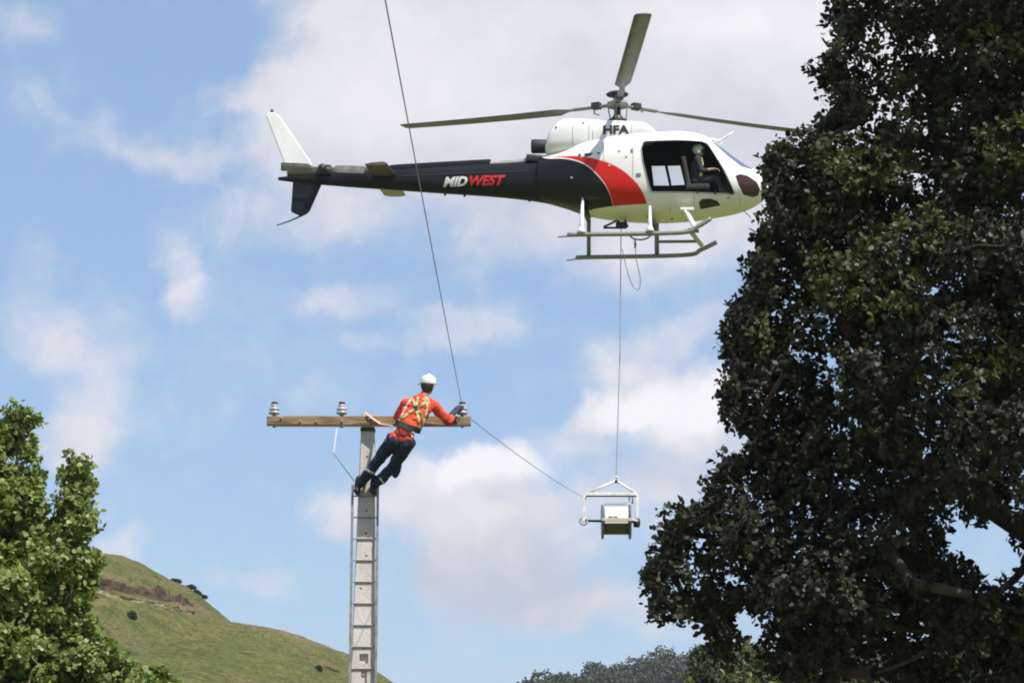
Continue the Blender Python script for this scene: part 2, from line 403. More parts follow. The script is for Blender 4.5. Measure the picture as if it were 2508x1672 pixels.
# ------------------------------------------------------------------ ground and hills
def grass_material(name, a, b, c, dry, s1=0.05, s2=0.6):
    m = bpy.data.materials.new(name); m.use_nodes = True; t = m.node_tree; p = t.nodes['Principled BSDF']
    p.inputs['Roughness'].default_value = 0.95; p.inputs['Specular IOR Level'].default_value = 0.15
    g = N('ShaderNodeNewGeometry', t)
    def nz_(s, d, st=(1, 1, 1)):
        mp = N('ShaderNodeMapping', t); mp.inputs['Scale'].default_value = st; t.links.new(g.outputs['Position'], mp.inputs[0])
        n = N('ShaderNodeTexNoise', t); n.inputs['Scale'].default_value = s; n.inputs['Detail'].default_value = d; n.inputs['Roughness'].default_value = 0.62
        t.links.new(mp.outputs[0], n.inputs['Vector']); return n.outputs['Fac']
    def mx(f, x, y):
        q = N('ShaderNodeMix', t, data_type='RGBA')
        if not isinstance(f, float): t.links.new(f, q.inputs[0])
        else: q.inputs[0].default_value = f
        for v, i in ((x, 6), (y, 7)):
            if isinstance(v, tuple): q.inputs[i].default_value = (*v, 1)
            else: t.links.new(v, q.inputs[i])
        return q.outputs[2]
    def thr(v, lo, hi):
        r = N('ShaderNodeMapRange', t); t.links.new(v, r.inputs[0]); r.inputs[1].default_value = lo; r.inputs[2].default_value = hi; return r.outputs[0]
    base = mx(thr(nz_(s1, 6), 0.4, 0.6), a, b)
    base = mx(thr(nz_(s2, 8), 0.45, 0.62), base, c)
    base = mx(M('MULTIPLY', thr(nz_(0.16, 8, (0.7, 0.35, 2.2)), 0.52, 0.68), 0.75, tree=t), base, dry)
    base = mx(M('MULTIPLY', thr(nz_(1.6, 6, (0.6, 0.5, 3)), 0.5, 0.72), 0.55, tree=t), base, tuple(x * 0.45 for x in c))
    base = mx(M('MULTIPLY', thr(nz_(3.2, 8, (0.8, 0.6, 2)), 0.48, 0.60), 0.5, tree=t), base, tuple(x * 0.35 for x in c))
    base = mx(M('MULTIPLY', thr(nz_(2.3, 8), 0.54, 0.66), 0.6, tree=t), base, tuple(x * 1.55 for x in b))
    t.links.new(base, p.inputs['Base Color'])
    bmp = N('ShaderNodeBump', t); bmp.inputs['Strength'].default_value = 0.9; bmp.inputs['Distance'].default_value = 0.25
    t.links.new(nz_(1.4, 9), bmp.inputs['Height']); t.links.new(bmp.outputs[0], p.inputs['Normal'])
    return m
MG = grass_material('pasture_grass', (0.17, 0.185, 0.050), (0.21, 0.215, 0.065), (0.14, 0.16, 0.042), (0.26, 0.21, 0.11))
MH = grass_material('hill_grass', (0.090, 0.098, 0.026), (0.122, 0.115, 0.036), (0.066, 0.078, 0.020), (0.20, 0.13, 0.082), 0.035, 0.35)

bm = bmesh.new()
rad = [0, 15, 30, 60, 110, 200, 400, 900, 2000, 4500]; rings = []
for i, r in enumerate(rad[1:]):
    rings.append([bm.verts.new((r * math.cos(2 * math.pi * k / 48), r * math.sin(2 * math.pi * k / 48), 0)) for k in range(48)])
cv = bm.verts.new((0, 0, 0))
for k in range(48): bm.faces.new((cv, rings[0][k], rings[0][(k + 1) % 48]))
for a, b in zip(rings, rings[1:]):
    for k in range(48): bm.faces.new((a[k], b[k], b[(k + 1) % 48], a[(k + 1) % 48]))
single('ground', bm, MG, 'flat grassy paddock running out to the hills', 'ground', kind='structure')

YR = 200.0
ridge_px = [(-2600, 1760), (-1500, 1560), (-700, 1420), (-250, 1375), (60, 1352), (160, 1346), (238, 1350), (298, 1358), (340, 1373), (383, 1396), (417, 1414), (459, 1432), (497, 1460), (531, 1489),
            (565, 1519), (617, 1528), (680, 1539), (744, 1559), (808, 1585), (859, 1605), (927, 1645), (957, 1668), (1050, 1720), (1250, 1770), (1700, 1785)]
rx = []; rz_ = []
for p, q in ridge_px:
    v = at(p, q, YR); rx.append(v.x); rz_.append(v.z)
rx[0] -= 30; rz_[0] = 0; rx[-1] += 30; rz_[-1] = 0
def hill_h(x, y):
    z = float(np.interp(x, rx, rz_))
    if y <= YR:
        t = max(0.0, min(1.0, (y - 95) / (YR - 95))); f = 1 - (1 - t) ** 1.35; f = f if t > 0 else 0
        f *= min(1, t * 6 + 0.0)
    else:
        t = (y - YR) / 130; f = max(0.0, 1 - t * t * 1.0 - 0.15 * t)
    n = noise.fractal(Vector((x * 0.05, y * 0.05, 3)), 0.8, 2.1, 5) * 0.55 + noise.fractal(Vector((x * 0.35, y * 0.22, 9)), 0.7, 2.1, 4) * 0.13
    edge = min(1, abs(y - 95) / 15)
    # sheep tracks: small steps along the slope
    st = 0.11 * math.sin(z * f * 7.0 + 2.0 * noise.noise(Vector((x * 0.08, y * 0.08, 0))))
    damp = 0.35 + 0.65 * min(1, abs(y - YR) / 20)
    return z * f + (n * damp + st * damp) * edge * min(1, z / 3) - 0.05
def grid_mesh(x0, x1, y0, y1, nx, ny, h):
    xs = np.linspace(x0, x1, nx); ys = np.linspace(y0, y1, ny)
    V = [(x, y, h(x, y)) for y in ys for x in xs]
    F = [(j * nx + i, j * nx + i + 1, (j + 1) * nx + i + 1, (j + 1) * nx + i) for j in range(ny - 1) for i in range(nx - 1)]
    me = bpy.data.meshes.new('g'); me.from_pydata(V, [], F); me.update(); return me
single('hill', grid_mesh(-175, 50, 90, 320, 420, 260, hill_h), MH, 'grassy hillside sloping down to the right behind the pole', 'hill', kind='structure', smooth=True)
def hill_hit(px, py, off=0.0):
    d = ray(px, py); lo = None
    for i in range(1050, 2250):
        Y = i * 0.1; p = CAM + d * (Y / d.y)
        if p.z < hill_h(p.x, p.y) + off: return p
    return CAM + d * (200 / d.y)
# the eroded bank: a crumbling earth face under a turf lip, with a paler trodden ledge below
def bank(name, pts, hts, depth, mat, label, cat, lift=0.0):
    path = [hill_hit(a, b) for a, b in pts]
    cr_ = catmull([(p.x, p.y, p.z, h) for p, h in zip(path, hts)], 14)
    V = []; F = []; m = 9
    for i, (x, y, z, h) in enumerate(cr_):
        for j in range(m):
            t = j / (m - 1)
            nn = noise.fractal(Vector((x * 0.9, z * 2.0 + t * 2, y * 0.3)), 0.8, 2.0, 4)
            # cross-section: from under the turf, out over the lip, down the face, back into the slope
            oy = -math.sin(t * math.pi) * depth * (0.75 + 0.7 * nn); oz = (0.5 - t) * h * (1 + 0.5 * nn)
            V.append((x + 0.15 * nn, y + oy + t * 0.0 - 0.1, z + oz + lift))
    for i in range(len(cr_) - 1):
        for j in range(m - 1): a = i * m + j; F.append((a, a + m, a + m + 1, a + 1))
    me = bpy.data.meshes.new(name); me.from_pydata(V, [], F); me.update()
    return single(name, me, mat, label, cat, kind='structure')
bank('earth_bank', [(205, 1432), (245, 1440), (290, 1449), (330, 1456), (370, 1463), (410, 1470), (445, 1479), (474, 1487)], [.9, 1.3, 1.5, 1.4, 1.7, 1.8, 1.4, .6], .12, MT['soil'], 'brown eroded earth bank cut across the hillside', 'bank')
bank('earth_ledge', [(215, 1449), (260, 1457), (305, 1468), (350, 1474), (400, 1486), (440, 1496), (478, 1500)], [.3, .5, .6, .5, .55, .45, .2], .12, MT['ledge'], 'pale trodden ledge below the eroded bank', 'ledge')
bank('turf_lip', [(200, 1424), (245, 1431), (290, 1440), (330, 1447), (370, 1453), (410, 1460), (450, 1473), (476, 1481)], [.3, .35, .4, .4, .45, .4, .35, .2], 1.5, MH, 'overhanging turf lip above the eroded bank', 'turf')
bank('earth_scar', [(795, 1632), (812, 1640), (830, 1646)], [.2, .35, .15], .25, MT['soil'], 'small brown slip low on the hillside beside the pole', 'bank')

# ------------------------------------------------------------------ foliage
def leaf_mesh(name, P, D, Nn, L, wid=0.5):
    n = len(P); D = D / np.linalg.norm(D, axis=1, keepdims=True)
    S = np.cross(D, Nn); S /= np.linalg.norm(S, axis=1, keepdims=True) + 1e-9; Nm = np.cross(S, D)
    tx = np.array([0, -.44, -.40, 0, .40, .44]) * wid; ty = np.array([0, .28, .72, 1.0, .72, .28]); tz = np.array([0, .07, .05, -.10, .05, .07])
    V = P[:, None, :] + L[:, None, None] * (tx[None, :, None] * S[:, None, :] + ty[None, :, None] * D[:, None, :] + tz[None, :, None] * Nm[:, None, :])
    V = V.reshape(-1, 3); f = np.array([[0, 5, 1], [1, 4, 2], [1, 5, 4], [2, 4, 3]])
    F = (np.arange(n)[:, None, None] * 6 + f[None]).reshape(-1)
    me = bpy.data.meshes.new(name); me.vertices.add(len(V)); me.vertices.foreach_set('co', V.astype(np.float32).ravel())
    nf = n * 4; me.loops.add(nf * 3); me.loops.foreach_set('vertex_index', F.astype(np.int32)); me.polygons.add(nf)
    me.polygons.foreach_set('loop_start', np.arange(nf, dtype=np.int32) * 3); me.polygons.foreach_set('loop_total', np.full(nf, 3, np.int32))
    me.update(calc_edges=True); return me
def unit(n):
    v = rng.normal(size=(n, 3)); return v / np.linalg.norm(v, axis=1, keepdims=True)
def rosettes(P, A, k, L, wid, spread=(0.5, 1.5), jit=0.25, pj_=0.32):
    """k leaves round each axis A at P"""
    n = len(P); A = A / np.linalg.norm(A, axis=1, keepdims=True)
    T = unit(n); S = np.cross(A, T); S /= np.linalg.norm(S, axis=1, keepdims=True); U = np.cross(A, S)
    ph = (np.arange(k)[None, :] * 2 * np.pi / k * 1.0 + rng.uniform(0, 6, (n, 1)) + rng.normal(0, .3, (n, k)))
    th = rng.uniform(spread[0], spread[1], (n, k))
    rad_ = np.cos(ph)[..., None] * S[:, None] + np.sin(ph)[..., None] * U[:, None]
    D = np.cos(th)[..., None] * A[:, None] + np.sin(th)[..., None] * rad_
    Nn = np.sin(th)[..., None] * A[:, None] - np.cos(th)[..., None] * rad_ + rng.normal(0, jit, (n, k, 3))
    LL = L * rng.uniform(.5, 1.25, (n, k)); PP = np.repeat(P[:, None], k, 1) + D * 0.006 + rng.normal(0, L * pj_, (n, k, 3))
    return PP.reshape(-1, 3), D.reshape(-1, 3), Nn.reshape(-1, 3), LL.reshape(-1)
def in_poly(x, y, poly):
    c = False; n = len(poly)
    for i in range(n):
        x1, y1 = poly[i]; x2, y2 = poly[i - 1]
        if (y1 > y) != (y2 > y) and x < (x2 - x1) * (y - y1) / (y2 - y1) + x1: c = not c
    return c
def edge_dist(x, y, poly):
    b = 1e9; n = len(poly)
    for i in range(n):
        x1, y1 = poly[i]; x2, y2 = poly[i - 1]; dx, dy = x2 - x1, y2 - y1
        t = max(0, min(1, ((x - x1) * dx + (y - y1) * dy) / (dx * dx + dy * dy + 1e-9)))
        b = min(b, math.hypot(x - x1 - t * dx, y - y1 - t * dy))
    return b
def project(p):
    v = Vector(p) - CAM; dz = v.dot(FWD); return 1254 + v.x / dz * FPX, 836 - v.dot(UP) / dz * FPX
def grow(root_pts, root_rad, clumps, twig=0.008, power=0.5, maxr=0.2, mat=None, parent=None):
    """branches: every clump joins the nearest node already grown (nearest the trunk first)"""
    nodes = [Vector(p) for p in root_pts]; par = [max(0, i - 1) for i in range(len(nodes))]
    base = nodes[0]; order = sorted(range(len(clumps)), key=lambda i: (clumps[i] - nodes[len(root_pts) // 2]).length)
    for i in order:
        c = clumps[i]
        arr = np.array([tuple(q) for q in nodes]); dd = np.linalg.norm(arr - np.array(tuple(c)), axis=1)
        # prefer nodes lower than the clump
        dd = dd + np.maximum(0, arr[:, 2] - c.z) * 0.6
        j = int(dd.argmin()); a = nodes[j]; prev = j; L = (c - a).length
        steps = max(1, min(6, int(L / 0.35)))
        for s in range(1, steps + 1):
            t = s / steps; p = a.lerp(c, t) + Vector(rng.normal(0, 1, 3)) * 0.10 * L * (1 - t) * t * 2 + Vector((0, 0, 0.12 * L * math.sin(t * math.pi)))
            nodes.append(p); par.append(prev); prev = len(nodes) - 1
    w = np.ones(len(nodes))
    for i in range(len(nodes) - 1, 0, -1): w[par[i]] += w[i] if par[i] != i else 0
    rr = np.minimum(maxr, twig * w ** power)
    bm = bmesh.new()
    for i in range(1, len(nodes)):
        if i < len(root_pts): continue
        a, b = nodes[par[i]], nodes[i]
        ra, rb = min(rr[par[i]], rr[i] * 1.6), rr[i]
        if (b - a).length > 1e-4: add_tube(bm, [a, b], [ra, rb], 5 if rb < .03 else 8, cap=False)
    return bm, nodes, par
def foliage_tree(name, label, cat, poly, Y0, depth, nclump, crange, per, k, L, wid, mats, base, limbs, bark, gaps=(), thin=None, pick_parts=300, spread=(0.5, 1.5), group=None, extra=None, edge_in=0.55, trunk_r=0.25, twigr=0.006, seed=1, sprigs=0, sprig_edges=10, behind=None):
    global rng
    rng = np.random.default_rng(seed)
    root = empty(name, base, label, cat, group)
    ppm = FPX / (Y0 * 1.02)
    xs = [p[0] for p in poly]; ys = [p[1] for p in poly]
    cl = []; tries = 0
    while len(cl) < nclump and tries < nclump * 60:
        tries += 1
        x = rng.uniform(min(xs), max(xs)); y = rng.uniform(min(ys), max(ys))
        if not in_poly(x, y, poly): continue
        infr = -150 < x < 2650 and -150 < y < 1800
        if not infr and rng.random() > 0.45: continue
        r = rng.uniform(*crange); e = edge_dist(x, y, poly) / ppm
        if e < r * edge_in * 1.0:
            r = e / edge_in
            if r < crange[0] * 0.3: continue
        if thin and rng.random() > thin(x, y): continue
        if any(math.hypot(x - gx, y - gy) < gr + r * ppm * 0.35 for gx, gy, gr in gaps): continue
        hd = min(depth, 0.25 + e * 0.9)
        Y = Y0 + rng.uniform(-1, 1) * hd
        if behind and behind(x, y): Y = Y0 + abs(Y - Y0) + .35
        cl.append((at(x, y, Y), r, infr, x, y))
    if sprigs:
        n0 = len(poly)
        for _ in range(sprigs):
            i = int(rng.integers(0, sprig_edges)); (x1, y1), (x2, y2) = poly[i], poly[i + 1]; t = rng.random()
            x = x1 + (x2 - x1) * t + rng.normal(-6, 15); y = y1 + (y2 - y1) * t + rng.normal(0, 14)
            q = at(x, y, Y0 + rng.uniform(-.5, .5)); cl.append((q, rng.uniform(.04, .11), True, x, y))
    PP = []; AA = []; SC_ = []; MI = []
    for c, r, infr, x, y in cl:
        n = int(per * (r / crange[1]) ** 2 * rng.uniform(.75, 1.25)) + 3
        if not infr: n = int(n * .5)
        d = unit(n); rr_ = r * rng.uniform(.35, 1.0, n) ** 0.6
        off = d * rr_[:, None] * np.array([1, 1, .85])
        p = np.array(tuple(c)) + off
        a = d + np.array([0, 0, .45]) + rng.normal(0, .3, (n, 3))
        PP.append(p); AA.append(a); SC_.append(np.full(n, 1.0 if infr else 1.5)); MI.append(np.full(n, pickmat(x, y, mats)))
    P = np.concatenate(PP); A = np.concatenate(AA); S = np.concatenate(SC_); MI = np.concatenate(MI)
    # keep leaves out of gaps
    if gaps:
        v = P - np.array(tuple(CAM)); dz = v @ np.array(tuple(FWD)); gx_ = 1254 + v[:, 0] / dz * FPX; gy_ = 836 - (v @ np.array(tuple(UP))) / dz * FPX
        keep = np.ones(len(P), bool)
        for gx, gy, gr in gaps: keep &= ~((np.hypot(gx_ - gx, gy_ - gy) < gr) & (rng.random(len(P)) < .86))
        P, A, S, MI = P[keep], A[keep], S[keep], MI[keep]
    # the clusters that show largest become parts of their own
    v = P - np.array(tuple(CAM)); dz = v @ np.array(tuple(FWD)); px_ = 1254 + v[:, 0] / dz * FPX; py_ = 836 - (v @ np.array(tuple(UP))) / dz * FPX
    vis = (px_ > 5) & (px_ < 2503) & (py_ > 5) & (py_ < 1667)
    key = np.where(vis, dz, 1e6); idx = np.argsort(key)[:pick_parts] if pick_parts else np.array([], int)
    rest = np.ones(len(P), bool); rest[idx] = False
    rm = ROOTM[root.name].inverted()
    tm = np.array(tuple(base))
    protos = {}
    for i in idx:
        mi = int(MI[i]); vkey = (mi, int(rng.integers(0, 4)))
        if vkey not in protos:
            pp, dd_, nn, ll = rosettes(np.zeros((1, 3)), np.array([[0, 0, 1.0]]), k + 1, L, wid, spread, pj_=.12)
            mm = leaf_mesh('leaf_cluster', pp, dd_, nn, ll, wid); mm.materials.append(mats[mi][1]); protos[vkey] = mm
        o = bpy.data.objects.new('leaf_cluster', protos[vkey]); C.objects.link(o); o.parent = root
        o.location = Vector(P[i] - tm); o.rotation_euler = Vector(A[i]).to_track_quat('Z', 'Y').to_euler(); o.scale = [rng.uniform(.85, 1.15)] * 3
    for mi, (w_, mt_) in enumerate(mats):
        q = rest & (MI == mi)
        if not q.any(): continue
        out = []
        for sc in np.unique(S[q]):
            qq = q & (S == sc)
            out.append(rosettes(P[qq], A[qq], k, L * sc, wid, spread))
        pp, dd_, nn, ll = [np.concatenate(z) for z in zip(*out)]
        me = leaf_mesh('crown', pp, dd_, nn, ll, wid)
        o = link('crown' if mi == 0 else 'foliage', me, mt_, root); o['kind'] = 'stuff'
    trunk_pts = limbs[0]
    tp = catmull([tuple(p[0]) + (p[1],) for p in trunk_pts], 5)
    bmt = bmesh.new(); add_tube(bmt, [q[:3] for q in tp], [q[3] for q in tp], 12)
    for v_ in bmt.verts: v_.co += v_.normal * 0 + Vector((noise.noise(v_.co * 2), noise.noise(v_.co * 2 + Vector((9, 0, 0))), 0)) * 0.03
    link('trunk', bmt, bark, root, smooth=True)
    starts = [Vector(q[:3]) for q in tp]
    for lb in limbs[1:]:
        lp = catmull([tuple(p[0]) + (p[1],) for p in lb], 5)
        bml = bmesh.new(); add_tube(bml, [q[:3] for q in lp], [q[3] for q in lp], 10)
        link('limb', bml, bark, root, smooth=True)
        starts += [Vector(q[:3]) for q in lp]
    bmb, nodes, par = grow(starts, None, [c[0] for c in cl], twig=twigr, maxr=0.07)
    o = link('branches', bmb, bark, root, smooth=True); o['kind'] = 'stuff'
    return root
def pickmat(x, y, mats):
    w = [m[0](x, y) if callable(m[0]) else m[0] for m in mats]; s = sum(w); r = rng.random() * s
    for i, q in enumerate(w):
        r -= q
        if r <= 0: return i
    return 0
def G(x, y, cx, cy, s): return math.exp(-((x - cx * K) ** 2 + (y - cy * K) ** 2) / (2 * (s * K) ** 2))

# the big dark tree on the right
YT = 20.5
edge = [(1885, -40), (1900, 40), (1915, 80), (1850, 160), (1900, 215), (1940, 235), (1920, 262), (1865, 285), (1835, 335), (1742, 356), (1738, 385), (1752, 430), (1742, 490), (1712, 570), (1700, 640), (1695, 690),
        (1650, 742), (1640, 800), (1660, 850), (1642, 905), (1662, 945), (1700, 985), (1705, 1040), (1640, 1075), (1608, 1110), (1535, 1175), (1512, 1240), (1472, 1290), (1455, 1345), (1480, 1402), (1560, 1385), (1612, 1400),
        (1650, 1450), (1665, 1500), (1800, 1590), (2100, 1640), (2500, 1680), (3100, 1600)]
polyR = [((x + (46 if y < 1420 else 14)) * K, y * K) for x, y in edge] + [(3900, 1350), (4150, 500), (3800, -450), (3100, -1000), (2500, -900), (2080, -420)]
gapsR = [(x * K, y * K, r * K) for x, y, r in [(2215, 1250, 17), (2262, 1240, 24), (2310, 1232, 20), (2190, 1262, 12), (2335, 1290, 13), (2300, 1180, 16), (2330, 1165, 14), (2245, 1290, 16), (1985, 1095, 13), (1960, 1120, 9), (2110, 1030, 9),
         (1712, 1430, 24), (1755, 1405, 18), (1740, 1450, 16), (2130, 895, 10), (2240, 930, 12), (1900, 980, 8), (2290, 960, 10), (2340, 1350, 12), (2070, 600, 7), (2250, 780, 8), (1790, 1150, 9), (2105, 120, 9), (2160, 90, 7), (2040, 75, 8),
         (1960, 1270, 8), (2210, 1180, 12), (2160, 1190, 9), (1830, 820, 8), (1890, 560, 7), (1835, 745, 9), (2280, 1085, 10), (1930, 900, 7), (1780, 1030, 10), (1765, 940, 8)]]
rl = lambda *a: [(at2(x, y, Y), r) for x, y, Y, r in a]
trunk_base = at(3150, 1500, 21.0); trunk_base.z = 0
limbsR = [[(trunk_base, 0.42), (Vector((trunk_base.x - .1, 21, 2.0)), 0.34), (at(3020, 1250, 21.2), 0.28), (at(2900, 700, 21.3), 0.20), (at(2850, 100, 21.2), 0.12), (at(2800, -500, 21), 0.05)],
          rl((2850, 1560, 21.0, .17), (2640, 1440, 20.8, .15), (2480, 1325, 20.6, .125), (2390, 1245, 20.5, .105), (2290, 1178, 20.4, .09), (2190, 1120, 20.3, .07), (2090, 1075, 20.3, .05), (1980, 1020, 20.4, .03)),
          rl((2700, 1480, 20.9, .08), (2500, 1460, 20.6, .06), (2300, 1440, 20.4, .045), (2100, 1445, 20.3, .035), (1950, 1410, 20.2, .022), (1800, 1370, 20.2, .014)),
          rl((2390, 1245, 20.5, .05), (2330, 1330, 20.1, .035), (2230, 1400, 20.0, .028), (2120, 1500, 20.0, .02), (2010, 1545, 20.0, .012)),
          rl((2750, 900, 21.2, .12), (2550, 700, 21.0, .09), (2350, 480, 20.9, .06), (2150, 300, 20.8, .035)),
          rl((2750, 1000, 21.2, .10), (2500, 900, 21.0, .07), (2200, 800, 20.9, .045), (1900, 700, 20.8, .02))]
LIMBPX = [(x * K, y * K) for x, y in ((2085, 1070), (2190, 1120), (2290, 1178), (2390, 1245), (2500, 1340), (2390, 1247), (2290, 1180), (2190, 1122))]
def thinR(x, y):
    X, Yv = x / K, y / K
    t = 1.0
    if Yv > 1440: t = 0.8
    if Yv > 1490 and 1720 < X < 2350: t = 0.45
    if X > 2100 and 1150 < Yv < 1310: t = min(t, 0.7)
    return t
olive = lambda x, y: .05 + 1.3 * G(x, y, 2230, 380, 210) + 1.1 * G(x, y, 1960, 620, 130) + .9 * G(x, y, 2250, 1160, 60) + .8 * G(x, y, 2300, 760, 80) + .5 * G(x, y, 2100, 60, 150) + .7 * G(x, y, 1780, 380, 40) + .5 * G(x, y, 2050, 900, 80)  # olive patches put sunlight on the crown into the leaf colour
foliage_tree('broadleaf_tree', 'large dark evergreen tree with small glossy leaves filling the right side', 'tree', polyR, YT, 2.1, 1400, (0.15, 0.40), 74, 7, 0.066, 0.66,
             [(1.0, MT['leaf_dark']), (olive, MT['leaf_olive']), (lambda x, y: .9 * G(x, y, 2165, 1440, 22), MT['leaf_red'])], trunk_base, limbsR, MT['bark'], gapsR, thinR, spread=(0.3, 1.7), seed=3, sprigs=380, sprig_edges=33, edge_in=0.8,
             behind=lambda x, y: edge_dist(x, y, LIMBPX) < 34 * K)

# the bright green tree on the left
edgeL = [(-420, 1180), (-250, 1030), (-90, 1000), (-20, 955), (5, 975), (18, 935), (40, 908), (74, 922), (88, 965), (102, 1000), (94, 1070), (104, 1165), (122, 1170), (138, 1110), (148, 1045), (178, 1028), (208, 1058), (217, 1110), (226, 1190), (240, 1280), (222, 1345),
         (205, 1395), (235, 1450), (262, 1480), (300, 1515), (345, 1560), (395, 1640), (420, 1800), (-420, 1800)]
polyL = [(x * K, y * K) for x, y in edgeL]
bl = at2(-40, 1568, 25); bl.z = 0
limbsL = [[(bl, .16), (Vector((bl.x, 25, 1.6)), .13), (at2(-20, 1500, 25), .09), (at2(20, 1250, 25), .05), (at2(45, 1000, 25), .015)],
          rl((-30, 1560, 24.9, .035), (20, 1490, 24.9, .022), (70, 1425, 24.9, .018), (115, 1330, 25.0, .015), (170, 1150, 25.0, .02), (182, 1050, 25, .008)),
          rl((-30, 1640, 25, .05), (120, 1590, 25, .03), (240, 1510, 25, .012)),
          rl((-60, 1600, 25, .06), (-150, 1400, 25.2, .04), (-160, 1150, 25.3, .012))]
gapsL = [(x * K, y * K, r * K) for x, y, r in [(50, 1275, 13), (118, 1315, 8), (112, 1160, 10), (108, 1190, 8), (205, 1180, 6), (60, 985, 6), (118, 1240, 7), (30, 1440, 16), (70, 1415, 12), (10, 1480, 16)]]
foliage_tree('leafy_tree', 'bright green leafy tree with pointed leaders at the left edge', 'tree', polyL, 25, 1.1, 640, (0.08, 0.21), 52, 6, 0.066, 0.85,
             [(1.0, MT['leaf_green']), (lambda x, y: .8 * G(x, y, 105, 1320, 18) , MT['leaf_red'])], bl, limbsL, MT['pbark'], gapsL, None, spread=(0.6, 1.6), seed=5, twigr=.004, edge_in=.95)

def shrub(name, label, poly, Y0, depth, n, cr_, per, L, wid, mats, group=None, seed=1, k=5, spread=(.4, 1.3), bark=None, thin=None):
    xs = [p[0] for p in poly]; cx = (min(xs) + max(xs)) / 2
    poly = [(x * K, y * K) for x, y in poly]
    b = at(cx * K, 1500, Y0); b.z = 0
    top = min(p[1] for p in poly); h = at(cx * K, top + 40, Y0)
    lim = [[(b, .12), (Vector((b.x, Y0, 1.2)), .09), (h, .015)]]
    return foliage_tree(name, label, 'shrub' if 'shrub' in name else 'tree', poly, Y0, depth, n, cr_, per, k, L, wid, mats, b, lim, bark or MT['bark'], (), thin, pick_parts=0, spread=spread, group=group, seed=seed)
shrub('leafy_shrub', 'small pointed green treetop at the bottom edge right of the leafy tree', [(325, 1568), (345, 1545), (368, 1530), (392, 1552), (410, 1600), (425, 1720), (300, 1720)], 27, .5, 40, (.1, .2), 34, .085, .7, [(1, MT['leaf_green'])], seed=8)
G1 = 'sunlit trees behind the dark tree'
shrub('spiky_shrub', 'yellow green upright shrub under the left tip of the dark tree', [(1580, 1640), (1588, 1560), (1592, 1515), (1615, 1480), (1630, 1500), (1660, 1478), (1700, 1490), (1725, 1540), (1745, 1600), (1750, 1760), (1570, 1760)], 34, 1.0, 90, (.12, .35), 45, .12, .36, [(.6, MT['leaf_bush']), (1, MT['leaf_scrub'])], G1, 11, 7, (.3, 1.3))
shrub('bushy_tree', 'mid green bushy tree seen low under the middle of the dark tree', [(1620, 1600), (1680, 1500), (1780, 1490), (1880, 1450), (1960, 1470), (1990, 1530), (2010, 1760), (1600, 1760)], 42, 1.6, 120, (.35, .6), 60, .14, .6, [(1, MT['leaf_scrub']), (.6, MT['leaf_bush'])], G1, 12)
shrub('yellow_tree', 'yellowish tree low behind the right of the dark tree', [(2100, 1600), (2160, 1500), (2260, 1470), (2330, 1420), (2500, 1400), (2700, 1450), (2750, 1760), (2080, 1760)], 45, 1.8, 150, (.35, .6), 60, .15, .5, [(.5, MT['leaf_scrub']), (1, MT['leaf_bush'])], G1, 13)

# rank grass on the hill face
r_ = np.random.default_rng(77); n = 9000
gx = r_.uniform(-52, -2, n); gy = r_.uniform(135, 198, n); n3_ = np.array([noise.noise(Vector((a * .15, b * .07, 4))) for a, b in zip(gx, gy)]); k_ = n3_ > -.12
gx, gy = gx[k_], gy[k_]; gz = np.array([hill_h(a, b) for a, b in zip(gx, gy)])
GP = np.repeat(np.stack([gx, gy, gz - .02], 1), 3, 0) + r_.normal(0, .08, (len(gx) * 3, 3)) * np.array([1, 1, 0]); GD = r_.normal(0, .45, GP.shape) + np.array([0, 0, 1])
single('grass', leaf_mesh('grass', GP, GD, r_.normal(size=GP.shape), r_.uniform(.05, .16, len(GP)), .5), leaf_material('rank_grass', [(0.10, 0.115, 0.028), (0.16, 0.165, 0.045), (0.22, 0.18, 0.08), (0.12, 0.13, 0.035)], .8, .35, .2), 'rank tufts of grass scattered over the hill face', 'grass', kind='stuff')

# scrub on the hill's skyline and slope
def scrub(px, py, wm, hm, label, seed, group='dark scrub bushes on the hillside'):
    r_ = np.random.default_rng(seed); p = hill_hit(px, py) if (py > 1440 and label[0] in 'lt' and px < 400) or px > 700 else None
    if p is None:
        q = at(px, py, YR + 1); p = Vector((q.x, q.y, hill_h(q.x, q.y)))
    n = 900; d = r_.normal(size=(n, 3)); d /= np.linalg.norm(d, axis=1, keepdims=True); d[:, 2] = np.abs(d[:, 2])
    nzv = np.array([1 + .45 * noise.noise(Vector(v) * 1.7 + Vector((seed, 0, 0))) for v in d])
    P = d * np.array([wm / 2, wm / 2, hm]) * (r_.uniform(.5, 1, n) ** .4 * nzv)[:, None]
    me = leaf_mesh('bush', P, d + r_.normal(0, .6, (n, 3)), r_.normal(size=(n, 3)), np.full(n, .16), .7)
    e = empty('hill_bush', p, label, 'bush', group)
    link('crown', me, MT['leaf_scrub'], e, local=True)
    link('stem', tube([(0, 0, -.3), (0.03, 0, hm * .3), (0, .03, hm * .6)], [.08, .06, .03], 6), MT['bark'], e, local=True)
scrub(428, 1424, 1.0, .26, 'rounded dark bush highest on the hill skyline', 21)
scrub(466, 1441, .9, .26, 'dark bush on the skyline just below the highest one', 22)
scrub(482, 1452, .6, .26, 'small dark bush third along the skyline from the top', 23)
scrub(497, 1464, .6, .22, 'lowest dark bush of the row on the hill skyline', 24)
scrub(322, 1514, .55, .5, 'lone small bush on the slope below the eroded bank', 25)
scrub(383, 1452, .5, .3, 'tiny tuft growing on the top edge of the eroded bank', 26)
scrub(780, 1640, .35, .25, 'tiny dark tuft low on the hillside near the pole', 27)

